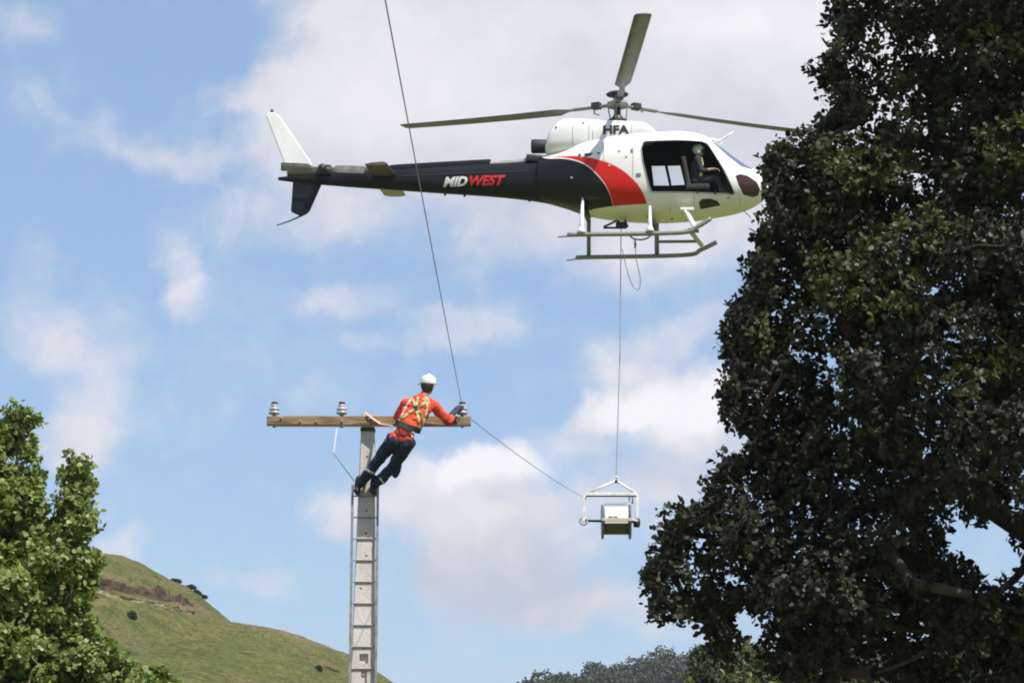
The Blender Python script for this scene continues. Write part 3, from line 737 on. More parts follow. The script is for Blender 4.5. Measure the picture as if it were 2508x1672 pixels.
# the far forested ridge
fr = [(-2500, 1780), (900, 1775), (1100, 1765), (1243, 1738), (1343, 1716), (1424, 1710), (1450, 1694), (1486, 1696), (1521, 1684), (1565, 1674), (1621, 1666), (1667, 1666), (1760, 1650), (1900, 1640), (2100, 1630), (2400, 1610), (2700, 1600), (3400, 1640), (4200, 1780)]
FY = 470.0
fx = [at(p, q, FY).x for p, q in fr]; fz = [max(0, at(p, q, FY).z) for p, q in fr]; fz[0] = fz[-1] = 0
fz = [max(0, z - .2) for z in fz]
def far_h(x, y):
    t = (y - FY) / 90; f = max(0, 1 - t * t) if y > FY else max(0.0, 1 - ((FY - y) / 130) ** 1.3)
    return float(np.interp(x, fx, fz)) * f - .1 + .6 * noise.noise(Vector((x * .03, y * .03, 0)))
single('forest_hill', grid_mesh(-320, 280, 330, 570, 90, 50, far_h), material('forest_floor', (0.05, 0.05, 0.025), 1.0, scale=.1), 'low far hill under the forest', 'hill', kind='structure', smooth=True)
def crown_pts(r_, n, w, h):
    d = r_.normal(size=(n, 3)); d /= np.linalg.norm(d, axis=1, keepdims=True)
    s = r_.uniform(0, 20); k_ = np.array([1 + .5 * noise.noise(Vector(v) * 1.5 + Vector((s, 0, 0))) + .25 * noise.noise(Vector(v) * 4 + Vector((s, 3, 0))) for v in d])
    return d * np.array([w / 2, w / 2, h / 2]) * (k_ * r_.uniform(.75, 1, n))[:, None] + np.array([0, 0, h * .62]), d
r_ = np.random.default_rng(44); protos = []
for i in range(4):
    P, d = crown_pts(r_, 900, 5.4, 5.2 + i * .5)
    me = leaf_mesh('crown', P, d + r_.normal(0, .7, d.shape), d + r_.normal(0, .5, d.shape), r_.uniform(.28, .5, len(P)), .9); me.materials.append(MT['leaf_far'])
    protos.append((me, P, d))
trk = tomesh(tube([(0, 0, -.6), (.1, 0, 1.5), (0, .1, 3.2)], [.25, .18, .08], 6)); trk.materials.append(MT['bark'])
sky_tr = [(1243, 4.2), (1290, 3.6), (1318, 4.0), (1352, 5.4), (1385, 5.0), (1420, 4.6), (1456, 6.4), (1487, 5.6), (1520, 6.2), (1560, 6.6), (1598, 6.4), (1630, 6.8), (1660, 6.6), (1690, 6.0), (1730, 6.6)]
desc = ['leftmost low tree of the far forest skyline', 'small low tree second along the far skyline', 'small tree third along the far forest skyline', 'broad pale crown fourth along the far skyline', 'fifth crown along the far skyline, beside the broad pale one', 'low crown just left of the first tall tree of the far skyline',
        'first tall rounded tree where the far skyline steps up', 'tree right beside the first tall rounded tree of the far skyline', 'dark crown midway up the far skyline step', 'tall crown left of the highest trees on the far skyline', 'crown directly left of the highest tree on the far skyline', 'highest crown on the far forest skyline',
        'crown directly right of the highest tree on the far skyline', 'far skyline tree at the edge of the upright shrub', 'far skyline tree hidden in part behind the upright shrub']
for i, ((px, s), ds_) in enumerate(zip(sky_tr, desc)):
    p = at(px, 1650, FY - 2 + (i % 3)); z = far_h(p.x, p.y)
    e = empty('forest_tree', (p.x, p.y, z - .3), ds_, 'tree', 'trees along the far forest skyline')
    f = s / 5.6 * .92
    for nm, me in (('crown', protos[i % 4][0]), ('trunk', trk)):
        o = bpy.data.objects.new(nm, me); C.objects.link(o); o.parent = e; o.scale = (f, f, f * .9); o.rotation_euler = (0, 0, i * 1.3)
PP, DD = [], []
for i in range(210):
    x = r_.uniform(fx[3] - 4, fx[-3]); y = FY - r_.uniform(4, 46)
    pr = protos[int(r_.integers(0, 4))]; f = r_.uniform(.7, 1.05); sel = r_.random(len(pr[1])) < .6
    PP.append(pr[1][sel] * f + np.array([x, y, far_h(x, y) - 1.0])); DD.append(pr[2][sel])
PP = np.concatenate(PP); DD = np.concatenate(DD)
single('forest', leaf_mesh('forest', PP, DD + r_.normal(0, .7, DD.shape), DD + r_.normal(0, .5, DD.shape), r_.uniform(.4, .7, len(PP)), .85), MT['leaf_far'], 'dense bush forest covering the far ridge', 'forest', kind='stuff')

# ------------------------------------------------------------------ the concrete pole with its crossarm
YP = 29.10                                      # front face of the pole at the crossarm
pt = at(901, 1018, YP)                          # pole top centre, front face
ppm = 190.0
pole_base = Vector((at(896, 1500, YP + .1).x, YP + .15, 0))
pole = empty('utility_pole', pole_base, 'square concrete power pole with a wooden crossarm carrying three insulators', 'power pole')
def half_w(z): return 0.084 + (pt.z - z) * 0.0212
zt = pt.z + 0.02; V = []; bm = bmesh.new(); rr_ = []
for z in np.linspace(0, zt, 24):
    w = half_w(z); cx = pt.x + (pole_base.x - pt.x) * (pt.z - z) / 3.0 * .8 if False else pt.x - (pt.z - z) * 0.008
    d0 = YP; d1 = YP + 0.15 + (pt.z - z) * .02; b_ = 0.014
    ring = [(cx - w + b_, d0), (cx + w - b_, d0), (cx + w, d0 + b_), (cx + w, d1 - b_), (cx + w - b_, d1), (cx - w + b_, d1), (cx - w, d1 - b_), (cx - w, d0 + b_)]
    rr_.append([bm.verts.new((x, y, z)) for x, y in ring])
for a, b in zip(rr_, rr_[1:]):
    for k in range(8): bm.faces.new((a[k], a[(k + 1) % 8], b[(k + 1) % 8], b[k]))
bm.faces.new(rr_[0][::-1]); bm.faces.new(rr_[-1]); bmesh.ops.recalc_face_normals(bm, faces=bm.faces[:])
shaft = tomesh(bm)
zr = at(890, 1600, YP).z; zr2 = at(890, 1624, YP).z; xr = at(891, 1612, YP).x
shaft = boolean(shaft, tomesh(box((xr, YP, (zr + zr2) / 2), (.11, .09, zr - zr2))))
shaft = boolean(shaft, tomesh(box((xr + .005, YP, (zr2 - .06 + 0.9) / 2), (.075, .07, zr2 - .06 - 0.9))))
for (a, b) in ((899, 1118), (898, 1250), (896, 1305), (897, 1360), (891, 1587), (884, 1440)):
    q = at(a, b, YP); shaft = boolean(shaft, tomesh(lathe([(.014, -.05), (.014, .05)], q, (0, 1, 0), 10)))
link('shaft', shade_by_angle(shaft, 30), MT['concrete'], pole)
AY0, AY1 = YP - .115, YP - .003                 # crossarm bolted to the front of the pole
c0 = at(655, 1030, AY0); c1 = at(1152, 1029, AY0)
az_ = (c0.z + c1.z) / 2
bm = box(((c0.x + c1.x) / 2, (AY0 + AY1) / 2, az_), (c1.x - c0.x, AY1 - AY0, .118), bev=.012)
bmesh.ops.subdivide_edges(bm, edges=[e for e in bm.edges if abs((e.verts[0].co - e.verts[1].co).x) > 1], cuts=50)
for v in bm.verts:
    v.co.z += .006 * noise.noise(v.co * 3); v.co.y += .004 * noise.noise(v.co * 5)
arm = link('crossarm', bm, MT['wood'], pole)
link('end_plate', box((c0.x - .004, (AY0 + AY1) / 2, az_ + .002), (.012, .118, .124), bev=.002), MT['grey'], arm)
link('end_plate', box((c1.x + .004, (AY0 + AY1) / 2, az_ + .002), (.012, .118, .124), bev=.002), MT['steel'], arm)
for (a, b) in ((690, 1022), (736, 1030), (838, 1030), (775, 1031), (1120, 1030), (905, 1024)):
    q = at(a, b, AY0); link('bolt', lathe([(.016, -.022), (.016, 0), (.010, .004)], q, (0, 1, 0), 8), MT['steel'], arm)
# added pale strip imitating the lit bottom face of the timber
link('lit_underside_strip', box(((c0.x + c1.x) / 2 + .02, (AY0 + AY1) / 2 - .01, az_ - .067), (c1.x - c0.x - .10, .05, .010)), MT['steel'], pole)
link('pole_band', box((pt.x, YP + .06, az_ - .10), (.19, .17, .035), bev=.003), MT['dark'], pole)
for px in (672, 837, 1132):
    q = at(px, 1015, (AY0 + AY1) / 2); q.z = az_ + .062
    ins = link('insulator', lathe([(.026, -.002), (.026, .020), (.058, .026), (.074, .040), (.075, .056), (.060, .064), (.056, .078), (.070, .086), (.070, .102), (.052, .112), (.042, .122), (.050, .130), (.050, .146), (.036, .158)], q, (0, 0, 1), 20), MT['porcelain'], pole, smooth=True)
    link('cap', lathe([(.030, .152), (.042, .156), (.042, .182), (.024, .192)], q, (0, 0, 1), 14), MT['dark'], ins, smooth=True)
    link('pin', lathe([(.011, -.145), (.020, -.145), (.020, -.128), (.011, -.127)], q, (0, 0, 1), 10), MT['dark'], ins)
IR = at(1132, 985, (AY0 + AY1) / 2); IR.z = az_ + .062 + .125     # tie point on the right insulator

# ------------------------------------------------------------------ ladder in front of the pole
LY = YP - .036
lt, lb_ = at(863.5, 1186, LY), at(863.5, 1600, LY); rt = at(925.5, 1190, LY)
lad = empty('ladder', (pole_base.x, LY, 0), 'narrow aluminium ladder standing against the front of the concrete pole', 'ladder')
lx = (lt.x, rt.x)
for x in lx: link('rail', box((x, LY, (lt.z) / 2), (.030, .060, lt.z), bev=.004), MT['alloy'], lad)
rung0 = None
for i in range(26):
    q = at(894, 1266 + 52.2 * i, LY)
    q = at(894, 1266, LY); z = q.z + .274 - .274 * i
    if z < .15: break
    if rung0 is None:
        rung0 = tomesh(tube([(lx[0] - lad.location.x + .012, 0, 0), (lx[1] - lad.location.x - .012, 0, 0)], .009, 8)); rung0.materials.append(MT['alloy'])
    o = bpy.data.objects.new('rung', rung0); C.objects.link(o); o.parent = lad; o.location = (0, .025, z)
RUNG_TOP = at(894, 1266, LY).z + .274

# ------------------------------------------------------------------ people
def capsule(bm, a, b, ra, rb, seg=12):
    a, b = Vector(a), Vector(b); d = (b - a); L = d.length
    if L < 1e-6: d = Vector((0, 0, 1)); L = 1e-6
    dn = d.normalized(); s, u = frame_of(dn); prof = []
    for k in range(0, 5): t = -math.pi / 2 + k * math.pi / 8; prof.append((ra * math.cos(t), ra * math.sin(t)))
    for k in range(0, 5): t = k * math.pi / 8; prof.append((rb * math.cos(t), L + rb * math.sin(t)))
    rings = [[bm.verts.new(a + dn * h + (s * math.cos(2 * math.pi * j / seg) + u * math.sin(2 * math.pi * j / seg)) * max(r, 1e-4)) for j in range(seg)] for r, h in prof]
    for p, q in zip(rings, rings[1:]):
        for j in range(seg): bm.faces.new((p[j], p[(j + 1) % seg], q[(j + 1) % seg], q[j]))
    bm.faces.new(rings[0][::-1]); bm.faces.new(rings[-1])
def fuse(bm, vox=.011, it=6, wr=0.0, ws=14):
    bmesh.ops.recalc_face_normals(bm, faces=bm.faces[:])
    me = evaluated(tomesh(bm), [('REMESH', dict(mode='VOXEL', voxel_size=vox)), ('SMOOTH', dict(factor=.5, iterations=it))])
    if wr:
        for v in me.vertices: v.co += v.normal * wr * (noise.fractal(v.co * ws, .9, 2.1, 3))
    return me
def chain(bm, pts):
    for (a, ra), (b, rb) in zip(pts, pts[1:]): capsule(bm, a, b, ra, rb)
def hand(bm, wrist, palm_dir, palm_n, s=1.0, curl=0.9, side=1):
    """palm, four unequal bent fingers and a thumb; palm_n = the way the palm faces"""
    d = Vector(palm_dir).normalized(); n = Vector(palm_n).normalized(); n = (n - d * n.dot(d)).normalized(); sd = d.cross(n) * side
    w = Vector(wrist)
    for k in (-1, 0, 1): capsule(bm, w + sd * k * .020 * s, w + d * .085 * s + sd * k * .024 * s, .017 * s, .015 * s, 8)
    for i, ln in enumerate((.070, .080, .074, .058)):
        o = w + d * .088 * s + sd * ((i - 1.5) * .020) * s; a = 0; p = o
        for q, (f, r0) in enumerate(((.45, .0095), (.32, .009), (.23, .008))):
            a += curl * (.55 if q == 0 else .8); e = p + (d * math.cos(a) + n * math.sin(a)) * ln * f * 1.15 * s
            capsule(bm, p, e, r0 * s, (r0 - .0008) * s, 8); p = e
    t0 = w + d * .025 * s - sd * .026 * s; t1 = t0 + (d * .5 - sd * .65 + n * .4).normalized() * .042 * s; t2 = t1 + (d * .8 + n * .6 - sd * .1).normalized() * .034 * s
    capsule(bm, t0, t1, .013 * s, .011 * s, 8); capsule(bm, t1, t2, .011 * s, .009 * s, 8)
def head(bm, c, face, up, s=1.0):
    """skull, jaw, nose, ears, brow; c = centre of the skull"""
    f = Vector(face).normalized(); u = Vector(up); u = (u - f * u.dot(f)).normalized(); sd = f.cross(u); m = Matrix((sd, f, u)).transposed()
    add_ell(bm, c, (.076 * s, .094 * s, .100 * s), 3, m)
    add_ell(bm, Vector(c) + f * .028 * s - u * .055 * s, (.056 * s, .062 * s, .062 * s), 3, m)
    capsule(bm, Vector(c) + f * .086 * s - u * .004 * s, Vector(c) + f * .104 * s - u * .034 * s, .009 * s, .015 * s, 8)
    capsule(bm, Vector(c) + f * .080 * s + u * .012 * s - sd * .034 * s, Vector(c) + f * .080 * s + u * .012 * s + sd * .034 * s, .011 * s, .011 * s, 8)
    capsule(bm, Vector(c) + f * .082 * s - u * .064 * s - sd * .02 * s, Vector(c) + f * .082 * s - u * .064 * s + sd * .02 * s, .008 * s, .008 * s, 8)
    for k in (-1, 1): add_ell(bm, Vector(c) + sd * k * .078 * s - u * .02 * s - f * .008 * s, (.010 * s, .020 * s, .032 * s), 2, m)
PY = LY - .20
def pj(X, Y, D): return at(840 + X / 4.356, 880 + Y / 4.356, D)
J = dict(
    lank=pj(160, 1372, LY - .04), rank=pj(325, 1388, LY - .05),
    lkne=pj(350, 1110, LY - .22), rkne=pj(520, 1160, LY - .27),
    lhip=pj(545, 850, LY - .40), rhip=pj(690, 890, LY - .42),
    pel=pj(620, 850, LY - .42), wst=pj(700, 710, LY - .42), che=pj(790, 540, LY - .40), nck=pj(850, 420, LY - .37),
    lsh=pj(668, 470, LY - .34), rsh=pj(975, 500, LY - .36),
    lel=pj(585, 610, LY - .24), lwr=pj(625, 600, YP - .16),
    rel=pj(1125, 660, LY - .26), rwr=pj(1175, 570, YP - .18), hd=pj(905, 275, LY - .34))
ftz = RUNG_TOP + .016
# boots stand on the top rung
for k in ('lank', 'rank'): J[k].z = ftz + .10
person = empty('person', (J['lank'].x, LY, ftz), 'lineman in orange shirt, navy trousers and white hard hat leaning off the ladder top', 'person')
face = Vector((.38, .92, -.05)); upv = Vector((.10, 0, 1))
bm = bmesh.new()
head(bm, J['hd'], face, upv, .98)
chain(bm, [(J['hd'] - Vector((.01, .01, .05)), .050), (J['nck'], .056)])
chain(bm, [(J['nck'], .06), (J['che'], .07), (J['wst'], .07), (J['pel'], .08)])
for a, b, c in (('lsh', 'lel', 'lwr'), ('rsh', 'rel', 'rwr')):
    chain(bm, [(J['che'] + (J[a] - J['che']) * .3 + Vector((0, 0, .05)), .06), (J[a], .052), (J[b], .040), (J[c], .027)])
chain(bm, [(J['lhip'], .078), (J['lkne'], .052), (J['lank'], .036)]); chain(bm, [(J['rhip'], .078), (J['rkne'], .052), (J['rank'], .036)])
hdir = (pj(1285, 465, YP - .12) - J['rwr']).normalized()
hand(bm, J['rwr'], hdir, (.45, .9, -.2), .95, .5, 1)
hand(bm, J['lwr'], (.2, .9, -.1), (0, -.2, -1), .95, .7, -1)
body = link('body', fuse(bm, .008, 3), MT['skin'], person, smooth=True)
# hair below the hard hat
bm = bmesh.new(); f = face.normalized()
add_ell(bm, J['hd'] - f * .014 + Vector((0, 0, -.012)), (.083, .094, .086), 3, Matrix.Rotation(-math.atan2(f.x, f.y), 3, 'Z'))
add_ell(bm, J['hd'] - f * .05 + Vector((0, 0, -.065)), (.055, .045, .05), 3)
link('hair', fuse(bm, .010, 2, .002, 60), MT['hair'], person, smooth=True)
# hard hat
hc = J['hd'] + Vector((.004, -.004, .022)); hup = (upv + Vector((.03, -.10, 0))).normalized()
bm = lathe([(.100, -.004), (.102, .004), (.100, .030), (.094, .060), (.078, .088), (.050, .106), (.022, .114), (.001, .116)], hc, hup, 28)
hel = link('helmet', bm, MT['helmet'], person, smooth=True)
s_, u_ = frame_of(hup); bm = bmesh.new()
pk = Vector((-.75, .55, -.1)); add_ell(bm, hc + f * .02, (.103, .122, .008), 3, Matrix.Rotation(-math.atan2(f.x, f.y), 3, 'Z'))
add_ell(bm, hc + Vector((-.085, .03, -.002)), (.055, .06, .007), 3)
link('brim', bm, MT['helmet'], hel, smooth=True)
link('ridge', tube([hc + hup * .116 - f * .02, hc + hup * .113 + f * .03, hc + hup * .090 + f * .072], [.010, .012, .008], 8), MT['helmet'], hel, smooth=True)
# shirt
bm = bmesh.new(); tdir = (J['nck'] - J['wst']).normalized()
mid = Vector((1, 0, .1)).normalized()
side = (J['rsh'] - J['lsh']).normalized()
for t, w, dpt in ((0, .115, .115), (.25, .125, .118), (.5, .138, .12), (.75, .145, .118), (.95, .115, .10)):
    c = J['wst'].lerp(J['nck'], t * .93); 
    capsule(bm, c - side * (w * .62), c + side * (w * .62), dpt * .80, dpt * .80)
capsule(bm, J['pel'] - side * .05, J['pel'] + side * .05, .112, .112); capsule(bm, J['pel'] + Vector((.01, 0, 0)), J['wst'], .125, .115)
chain(bm, [(J['nck'] - side * .02, .07), (J['nck'] + Vector((.005, 0, .035)), .058)])
chain(bm, [(J['nck'] - side * .05 - Vector((0, 0, .03)), .06), (J['lsh'], .072), (J['lel'], .056), (J['lwr'] - (J['lwr'] - J['lel']) * .12, .042)])
chain(bm, [(J['nck'] + side * .05 - Vector((0, 0, .03)), .06), (J['rsh'], .078), (J['rel'].lerp(J['rsh'], .45), .066), (J['rel'], .062), (J['rwr'].lerp(J['rel'], .55), .052)])
jacket = fuse(bm, .010, 4, .015, 12)
link('shirt', jacket, MT['jacket'], person, smooth=True)
jw = jacket.copy(); jw.transform(ROOTM[person.name])
# trousers
bm = bmesh.new()
capsule(bm, J['pel'] - side * .055 + Vector((-.012, 0, -.035)), J['pel'] + side * .06 + Vector((-.012, 0, -.035)), .112, .112)
for a, b, c in (('lhip', 'lkne', 'lank'), ('rhip', 'rkne', 'rank')):
    chain(bm, [(J[a], .100), (J[a].lerp(J[b], .5), .088), (J[b], .070), (J[b].lerp(J[c], .45), .068), (J[c].lerp(J[b], .12), .058)])
capsule(bm, J['rkne'] + Vector((.09, -.02, .02)), J['rkne'] + Vector((.045, -.02, -.09)), .045, .04)
trousers = fuse(bm, .010, 4, .016, 11); link('trousers', trousers, MT['navy'], person, smooth=True)
tw = trousers.copy(); tw.transform(ROOTM[person.name])
for k, dx in (('lank', -.01), ('rank', .03)):
    a = J[k]; z0 = ftz; bm = bmesh.new()
    capsule(bm, a + Vector((0, 0, .10)).lerp(Vector((.04, -.02, .08)), .5), a, .055, .05)
    capsule(bm, Vector((a.x - .01, a.y - .035, z0 + .045)), Vector((a.x + dx, a.y + .17, z0 + .035)), .044, .038)
    capsule(bm, Vector((a.x - .01, a.y - .04, z0 + .02)), Vector((a.x + dx, a.y + .18, z0 + .018)), .022, .020)
    b = link('boot', fuse(bm, .010, 3), MT['boot'], person, smooth=True)
# glove on the right hand
bm = bmesh.new()
chain(bm, [(J['rwr'].lerp(J['rel'], .62), .050), (J['rwr'], .038)])
hand(bm, J['rwr'], hdir, (.45, .9, -.2), 1.12, .5, 1)
link('glove', fuse(bm, .008, 2), MT['glove'], person, smooth=True)
# harness draped on the back
def bvh(me): return BVHTree.FromPolygons([v.co.copy() for v in me.vertices], [tuple(p.vertices) for p in me.polygons])
def band(tree_, pts, w, mat, name, parent, th=.007, lift=.004):
    pts = catmull([(a, b, 0) for a, b in pts], 6); P = []; Nn = []
    for a, b, _ in pts:
        d = ray(840 + a / 4.356, 880 + b / 4.356).normalized()
        h, n, i, ds_ = tree_.ray_cast(CAM + d * 20, d)
        if h is None: continue
        P.append(h); Nn.append((n if n.y < 0 else -n))
    if len(P) < 2: return
    bm = bmesh.new(); rings = []
    for i, (p, n) in enumerate(zip(P, Nn)):
        t = (P[min(i + 1, len(P) - 1)] - P[max(i - 1, 0)]).normalized(); s = t.cross(n).normalized()
        o = p + n * lift
        rings.append([bm.verts.new(o + s * w / 2), bm.verts.new(o - s * w / 2), bm.verts.new(o - s * w / 2 + n * th), bm.verts.new(o + s * w / 2 + n * th)])
    for a, b in zip(rings, rings[1:]):
        for k in range(4): bm.faces.new((a[k], a[(k + 1) % 4], b[(k + 1) % 4], b[k]))
    bm.faces.new(rings[0][::-1]); bm.faces.new(rings[-1])
    return link(name, bm, mat, parent)
T = bvh(jw); TT = bvh(tw)
har = link('harness', box(Vector(T.ray_cast(CAM + ray(840 + 778 / 4.356, 880 + 520 / 4.356).normalized() * 20, ray(840 + 778 / 4.356, 880 + 520 / 4.356).normalized())[0]) + Vector((0, -.012, 0)), (.05, .016, .06), bev=.005), MT['web_d'], person)
for pts, m_ in (([(800, 400), (790, 460), (780, 520), (800, 600), (815, 680), (820, 720)], 'web_y'), ([(895, 430), (850, 480), (780, 520), (700, 570), (640, 620), (600, 650)], 'web_y'),
                ([(735, 420), (690, 480), (650, 560), (620, 620)], 'web_p'), ([(735, 400), (760, 460), (780, 520), (830, 570), (860, 640), (845, 720)], 'web_y'), ([(860, 420), (895, 470), (890, 560), (860, 660), (830, 740)], 'web_y'), ([(880, 400), (905, 430), (915, 470)], 'web_p')):
    band(T, pts, .030, MT[m_], 'strap', har)
band(T, [(555, 660), (620, 690), (700, 725), (780, 750), (830, 760)], .075, MT['web_d'], 'belt', person, .016)
band(T, [(530, 755), (600, 775), (680, 790), (750, 800)], .05, MT['maroon'], 'hip_pad', person, .014)
band(TT, [(245, 1165), (290, 1195), (335, 1215)], .028, MT['reflect'], 'reflective_tape', person, .005)
band(TT, [(395, 1260), (425, 1300), (450, 1335)], .028, MT['reflect'], 'reflective_tape', person, .005)
# tool pouch and clip on the belt
q = pj(745, 800, LY - .56); link('clip', tube([q + Vector((.02 * math.cos(a), 0, .03 * math.sin(a))) for a in np.linspace(0, 6.28, 12)], .006, 6), MT['steel'], person)
q = pj(520, 720, LY - .46); link('buckle', box(q, (.03, .02, .035), bev=.004), MT['steel'], person)
# the lanyard from the belt round the crossarm
lan = tube([pj(525, 708, LY - .44), pj(470, 700, LY - .30), pj(405, 690, AY0 - .025), pj(330, 640, AY0 - .018), pj(262, 588, AY0 - .012), pj(240, 572, AY0 + .03), pj(236, 568, AY1 - .03)], .019, 8, flat=.5)
single('lanyard', lan, MT['web_p'], 'faded pink work positioning strap looped over the crossarm beside the lineman', 'strap', base=pj(400, 688, AY0))

# ------------------------------------------------------------------ ropes and conductors
def sag(a, b, s, n=24):
    a, b = Vector(a), Vector(b); return [a.lerp(b, t) - Vector((0, 0, s * 4 * t * (1 - t))) for t in np.linspace(0, 1, n)]
# conductor running from the right insulator over the camera to the next span
far_end = at(943, -2, 13.2)
d_ = far_end - IR; end = IR + d_ * 3.2; end.z = IR.z + .2
pts = []
for t in np.linspace(0, 1, 60):
    p = IR + (end - IR) * t
    pts.append(p)
# drop the wire so that it crosses the top of the view at far_end
tt = (far_end.y - IR.y) / (end.y - IR.y); dz_ = (IR.z + (end.z - IR.z) * tt) - far_end.z; kx = dz_ / (tt * (1 - tt))
pts = [p - Vector((0, 0, kx * t * (1 - t))) for p, t in zip(pts, np.linspace(0, 1, 60))]
single('conductor', tube(pts, .0046, 6), MT['wire'], 'thin grey wire rising from the right insulator out of the top of the view', 'wire', base=IR)
w1 = at(825, 1046, AY0 + .03); w2 = at(817, 1108, AY0 - .03); w3 = at(868, 1178, LY - .02)
sl_ = empty('sling', w1, 'loop of rope and wire hanging from the crossarm to the ladder top', 'rope')
link('white_tail', tube(catmull([tuple(w1), tuple(at(822, 1070, AY0)), tuple(w2)], 6), .011, 6), MT['wrope'], sl_)
link('wire_tail', tube([w2, at(842, 1143, AY0 - .05), w3], .009, 6), MT['rope'], sl_)

# ------------------------------------------------------------------ helicopter
HY = 47.5; HO = at(1512, 440, HY); YAW = R(-7.3)
heli = empty('helicopter', HO, 'white, black and red single rotor helicopter hovering with an open side door', 'helicopter', rz=YAW)
HM = ROOTM[heli.name]; HI = HM.inverted()
def H(px, py, yl=0.0):
    o = HI @ CAM; d = HI.to_3x3() @ ray(px, py); t = (yl - o.y) / d.y; return o + d * t
EL = R(15.2)
def st(px, top, bot, hw, ex, yl=0.0):
    a, b = H(px, top, 0), H(px, bot, 0); E = (a.z - b.z) / 2 * math.cos(EL)
    v = E * E - (hw * math.sin(EL)) ** 2
    hh = math.sqrt(max(v, (E * .35) ** 2)) / math.cos(EL)
    return (a.x + b.x) / 2, (a.z + b.z) / 2, hw, hh, ex
BODY = [st(*s) for s in ((1322, 384, 494, .40, 2.3), (1380, 372, 510, .60, 2.4), (1430, 354, 526, .78, 2.7), (1480, 344, 535, .88, 2.9), (1540, 335, 541, .93, 3.0), (1617, 330, 543, .94, 3.0), (1667, 327, 541, .93, 2.9), (1704, 330, 539, .91, 2.7),
        (1736, 339, 535, .86, 2.5), (1768, 360, 530, .80, 2.4), (1800, 384, 524, .72, 2.3), (1831, 405, 514, .61, 2.2), (1858, 420, 500, .46, 2.1), (1875, 434, 484, .30, 2.0), (1886, 450, 464, .10, 2.0))]
CAB = BODY[3:14]
outer = tomesh(loft(BODY)); inner = tomesh(loft([s for s in CAB], inset=.035))
shell = boolean(outer, inner)
def hp(pts, yl): return [(H(1280 + X / 3.357, 200 + Y / 3.357, yl).x, H(1280 + X / 3.357, 200 + Y / 3.357, yl).z) for X, Y in pts]
door = hp([(985, 505), (1010, 488), (1250, 478), (1470, 476), (1515, 492), (1560, 560), (1650, 712), (1738, 888), (1725, 900), (1400, 904), (1062, 906), (1040, 860), (990, 660), (975, 560)], -.9)
cut_door = tomesh(prism(door, -1.4, -.38))
pane1 = hp([(1062, 700), (1170, 698), (1206, 858), (1080, 858)], .92); pane2 = hp([(1194, 698), (1296, 696), (1334, 852), (1226, 858)], .92)
cut_p1 = tomesh(prism(pane1, .5, 1.4)); cut_p2 = tomesh(prism(pane2, .5, 1.4))
ws = hp([(1548, 492), (1620, 465), (1905, 690), (1880, 730), (1800, 722), (1690, 640), (1600, 560)], -.35)
cut_ws1 = tomesh(prism(ws, .04, .66)); cut_ws2 = tomesh(prism(ws, -.66, -.04))
chin = hp([(1752, 790), (1790, 772), (1850, 778), (1925, 820), (1950, 872), (1935, 915), (1890, 935), (1815, 930), (1775, 860)], -.55)
cut_ch = tomesh(prism(chin, -1.2, -.22)); cut_ch2 = tomesh(prism(chin, .22, 1.2))
oval = hp([(1445, 985), (1475, 958), (1540, 952), (1600, 965), (1632, 998), (1590, 1022), (1520, 1034), (1460, 1028)], -.75)
cut_ov = tomesh(prism(oval, -1.3, -.45))
lining = tomesh(loft(CAB, inset=.038)); lining = boolean(lining, tomesh(loft(CAB, inset=.055)))
for c in (cut_door, cut_p1, cut_p2, cut_ws1, cut_ws2, cut_ch, cut_ch2, cut_ov):
    shell = boolean(shell, c); lining = boolean(lining, c)
# painted scheme: white, with a black tail, a red sweep between and a white belly
pm = bpy.data.materials.new('sweeping_paint_scheme'); pm.use_nodes = True; t = pm.node_tree; p = t.nodes['Principled BSDF']
p.inputs['Roughness'].default_value = .30; p.inputs['Specular IOR Level'].default_value = .28
co_ = N('ShaderNodeTexCoord', t); sx = N('ShaderNodeSeparateXYZ', t); t.links.new(co_.outputs['Object'], sx.inputs[0])
X0, X1, Z0, Z1 = -2.2, 1.4, -2.0, 1.6
def curve(pts):
    n = N('ShaderNodeFloatCurve', t); c = n.mapping.curves[0]
    pts = [(min(1, max(0, (x - X0) / (X1 - X0))), min(1, max(0, (z - Z0) / (Z1 - Z0)))) for x, z in pts]
    c.points[0].location = pts[0]; c.points[1].location = pts[-1]
    for q in pts[1:-1]: c.points.new(*q)
    for q in c.points: q.handle_type = 'AUTO_CLAMPED'
    n.mapping.update(); n.mapping.use_clip = False
    t.links.new(M('DIVIDE', M('SUBTRACT', sx.outputs[0], X0, tree=t), X1 - X0, tree=t), n.inputs['Value'])
    return M('ADD', M('MULTIPLY', n.outputs[0], Z1 - Z0, tree=t), Z0, tree=t)
def ppts(l): return [(X0, 1.0)] + [(H(a, b, -.72).x, H(a, b, -.72).z) for a, b in l] + [(X1, -2.0)]
zo = curve(ppts([(1330, 372), (1370, 376), (1414, 383), (1459, 393), (1506, 411), (1548, 441), (1572, 470), (1586, 505), (1594, 560)]))
zi = curve(ppts([(1330, 376), (1370, 383), (1399, 391), (1435, 408), (1465, 435), (1488, 466), (1501, 503), (1508, 560)]))
zb = H(1500, 500, -.8).z
def mixc(f, a, b):
    q = N('ShaderNodeMix', t, data_type='RGBA'); t.links.new(f, q.inputs[0])
    for v, i in ((a, 6), (b, 7)):
        if isinstance(v, tuple): q.inputs[i].default_value = (*v, 1)
        else: t.links.new(v, q.inputs[i])
    return q.outputs[2]
wn = N('ShaderNodeTexNoise', t); wn.inputs['Scale'].default_value = 3.0; wn.inputs['Detail'].default_value = 6; t.links.new(co_.outputs['Object'], wn.inputs['Vector'])
white = mixc(M('MULTIPLY', wn.outputs['Fac'], 0.6, tree=t), (.80, .80, .79), (.66, .65, .62))
z = sx.outputs[2]
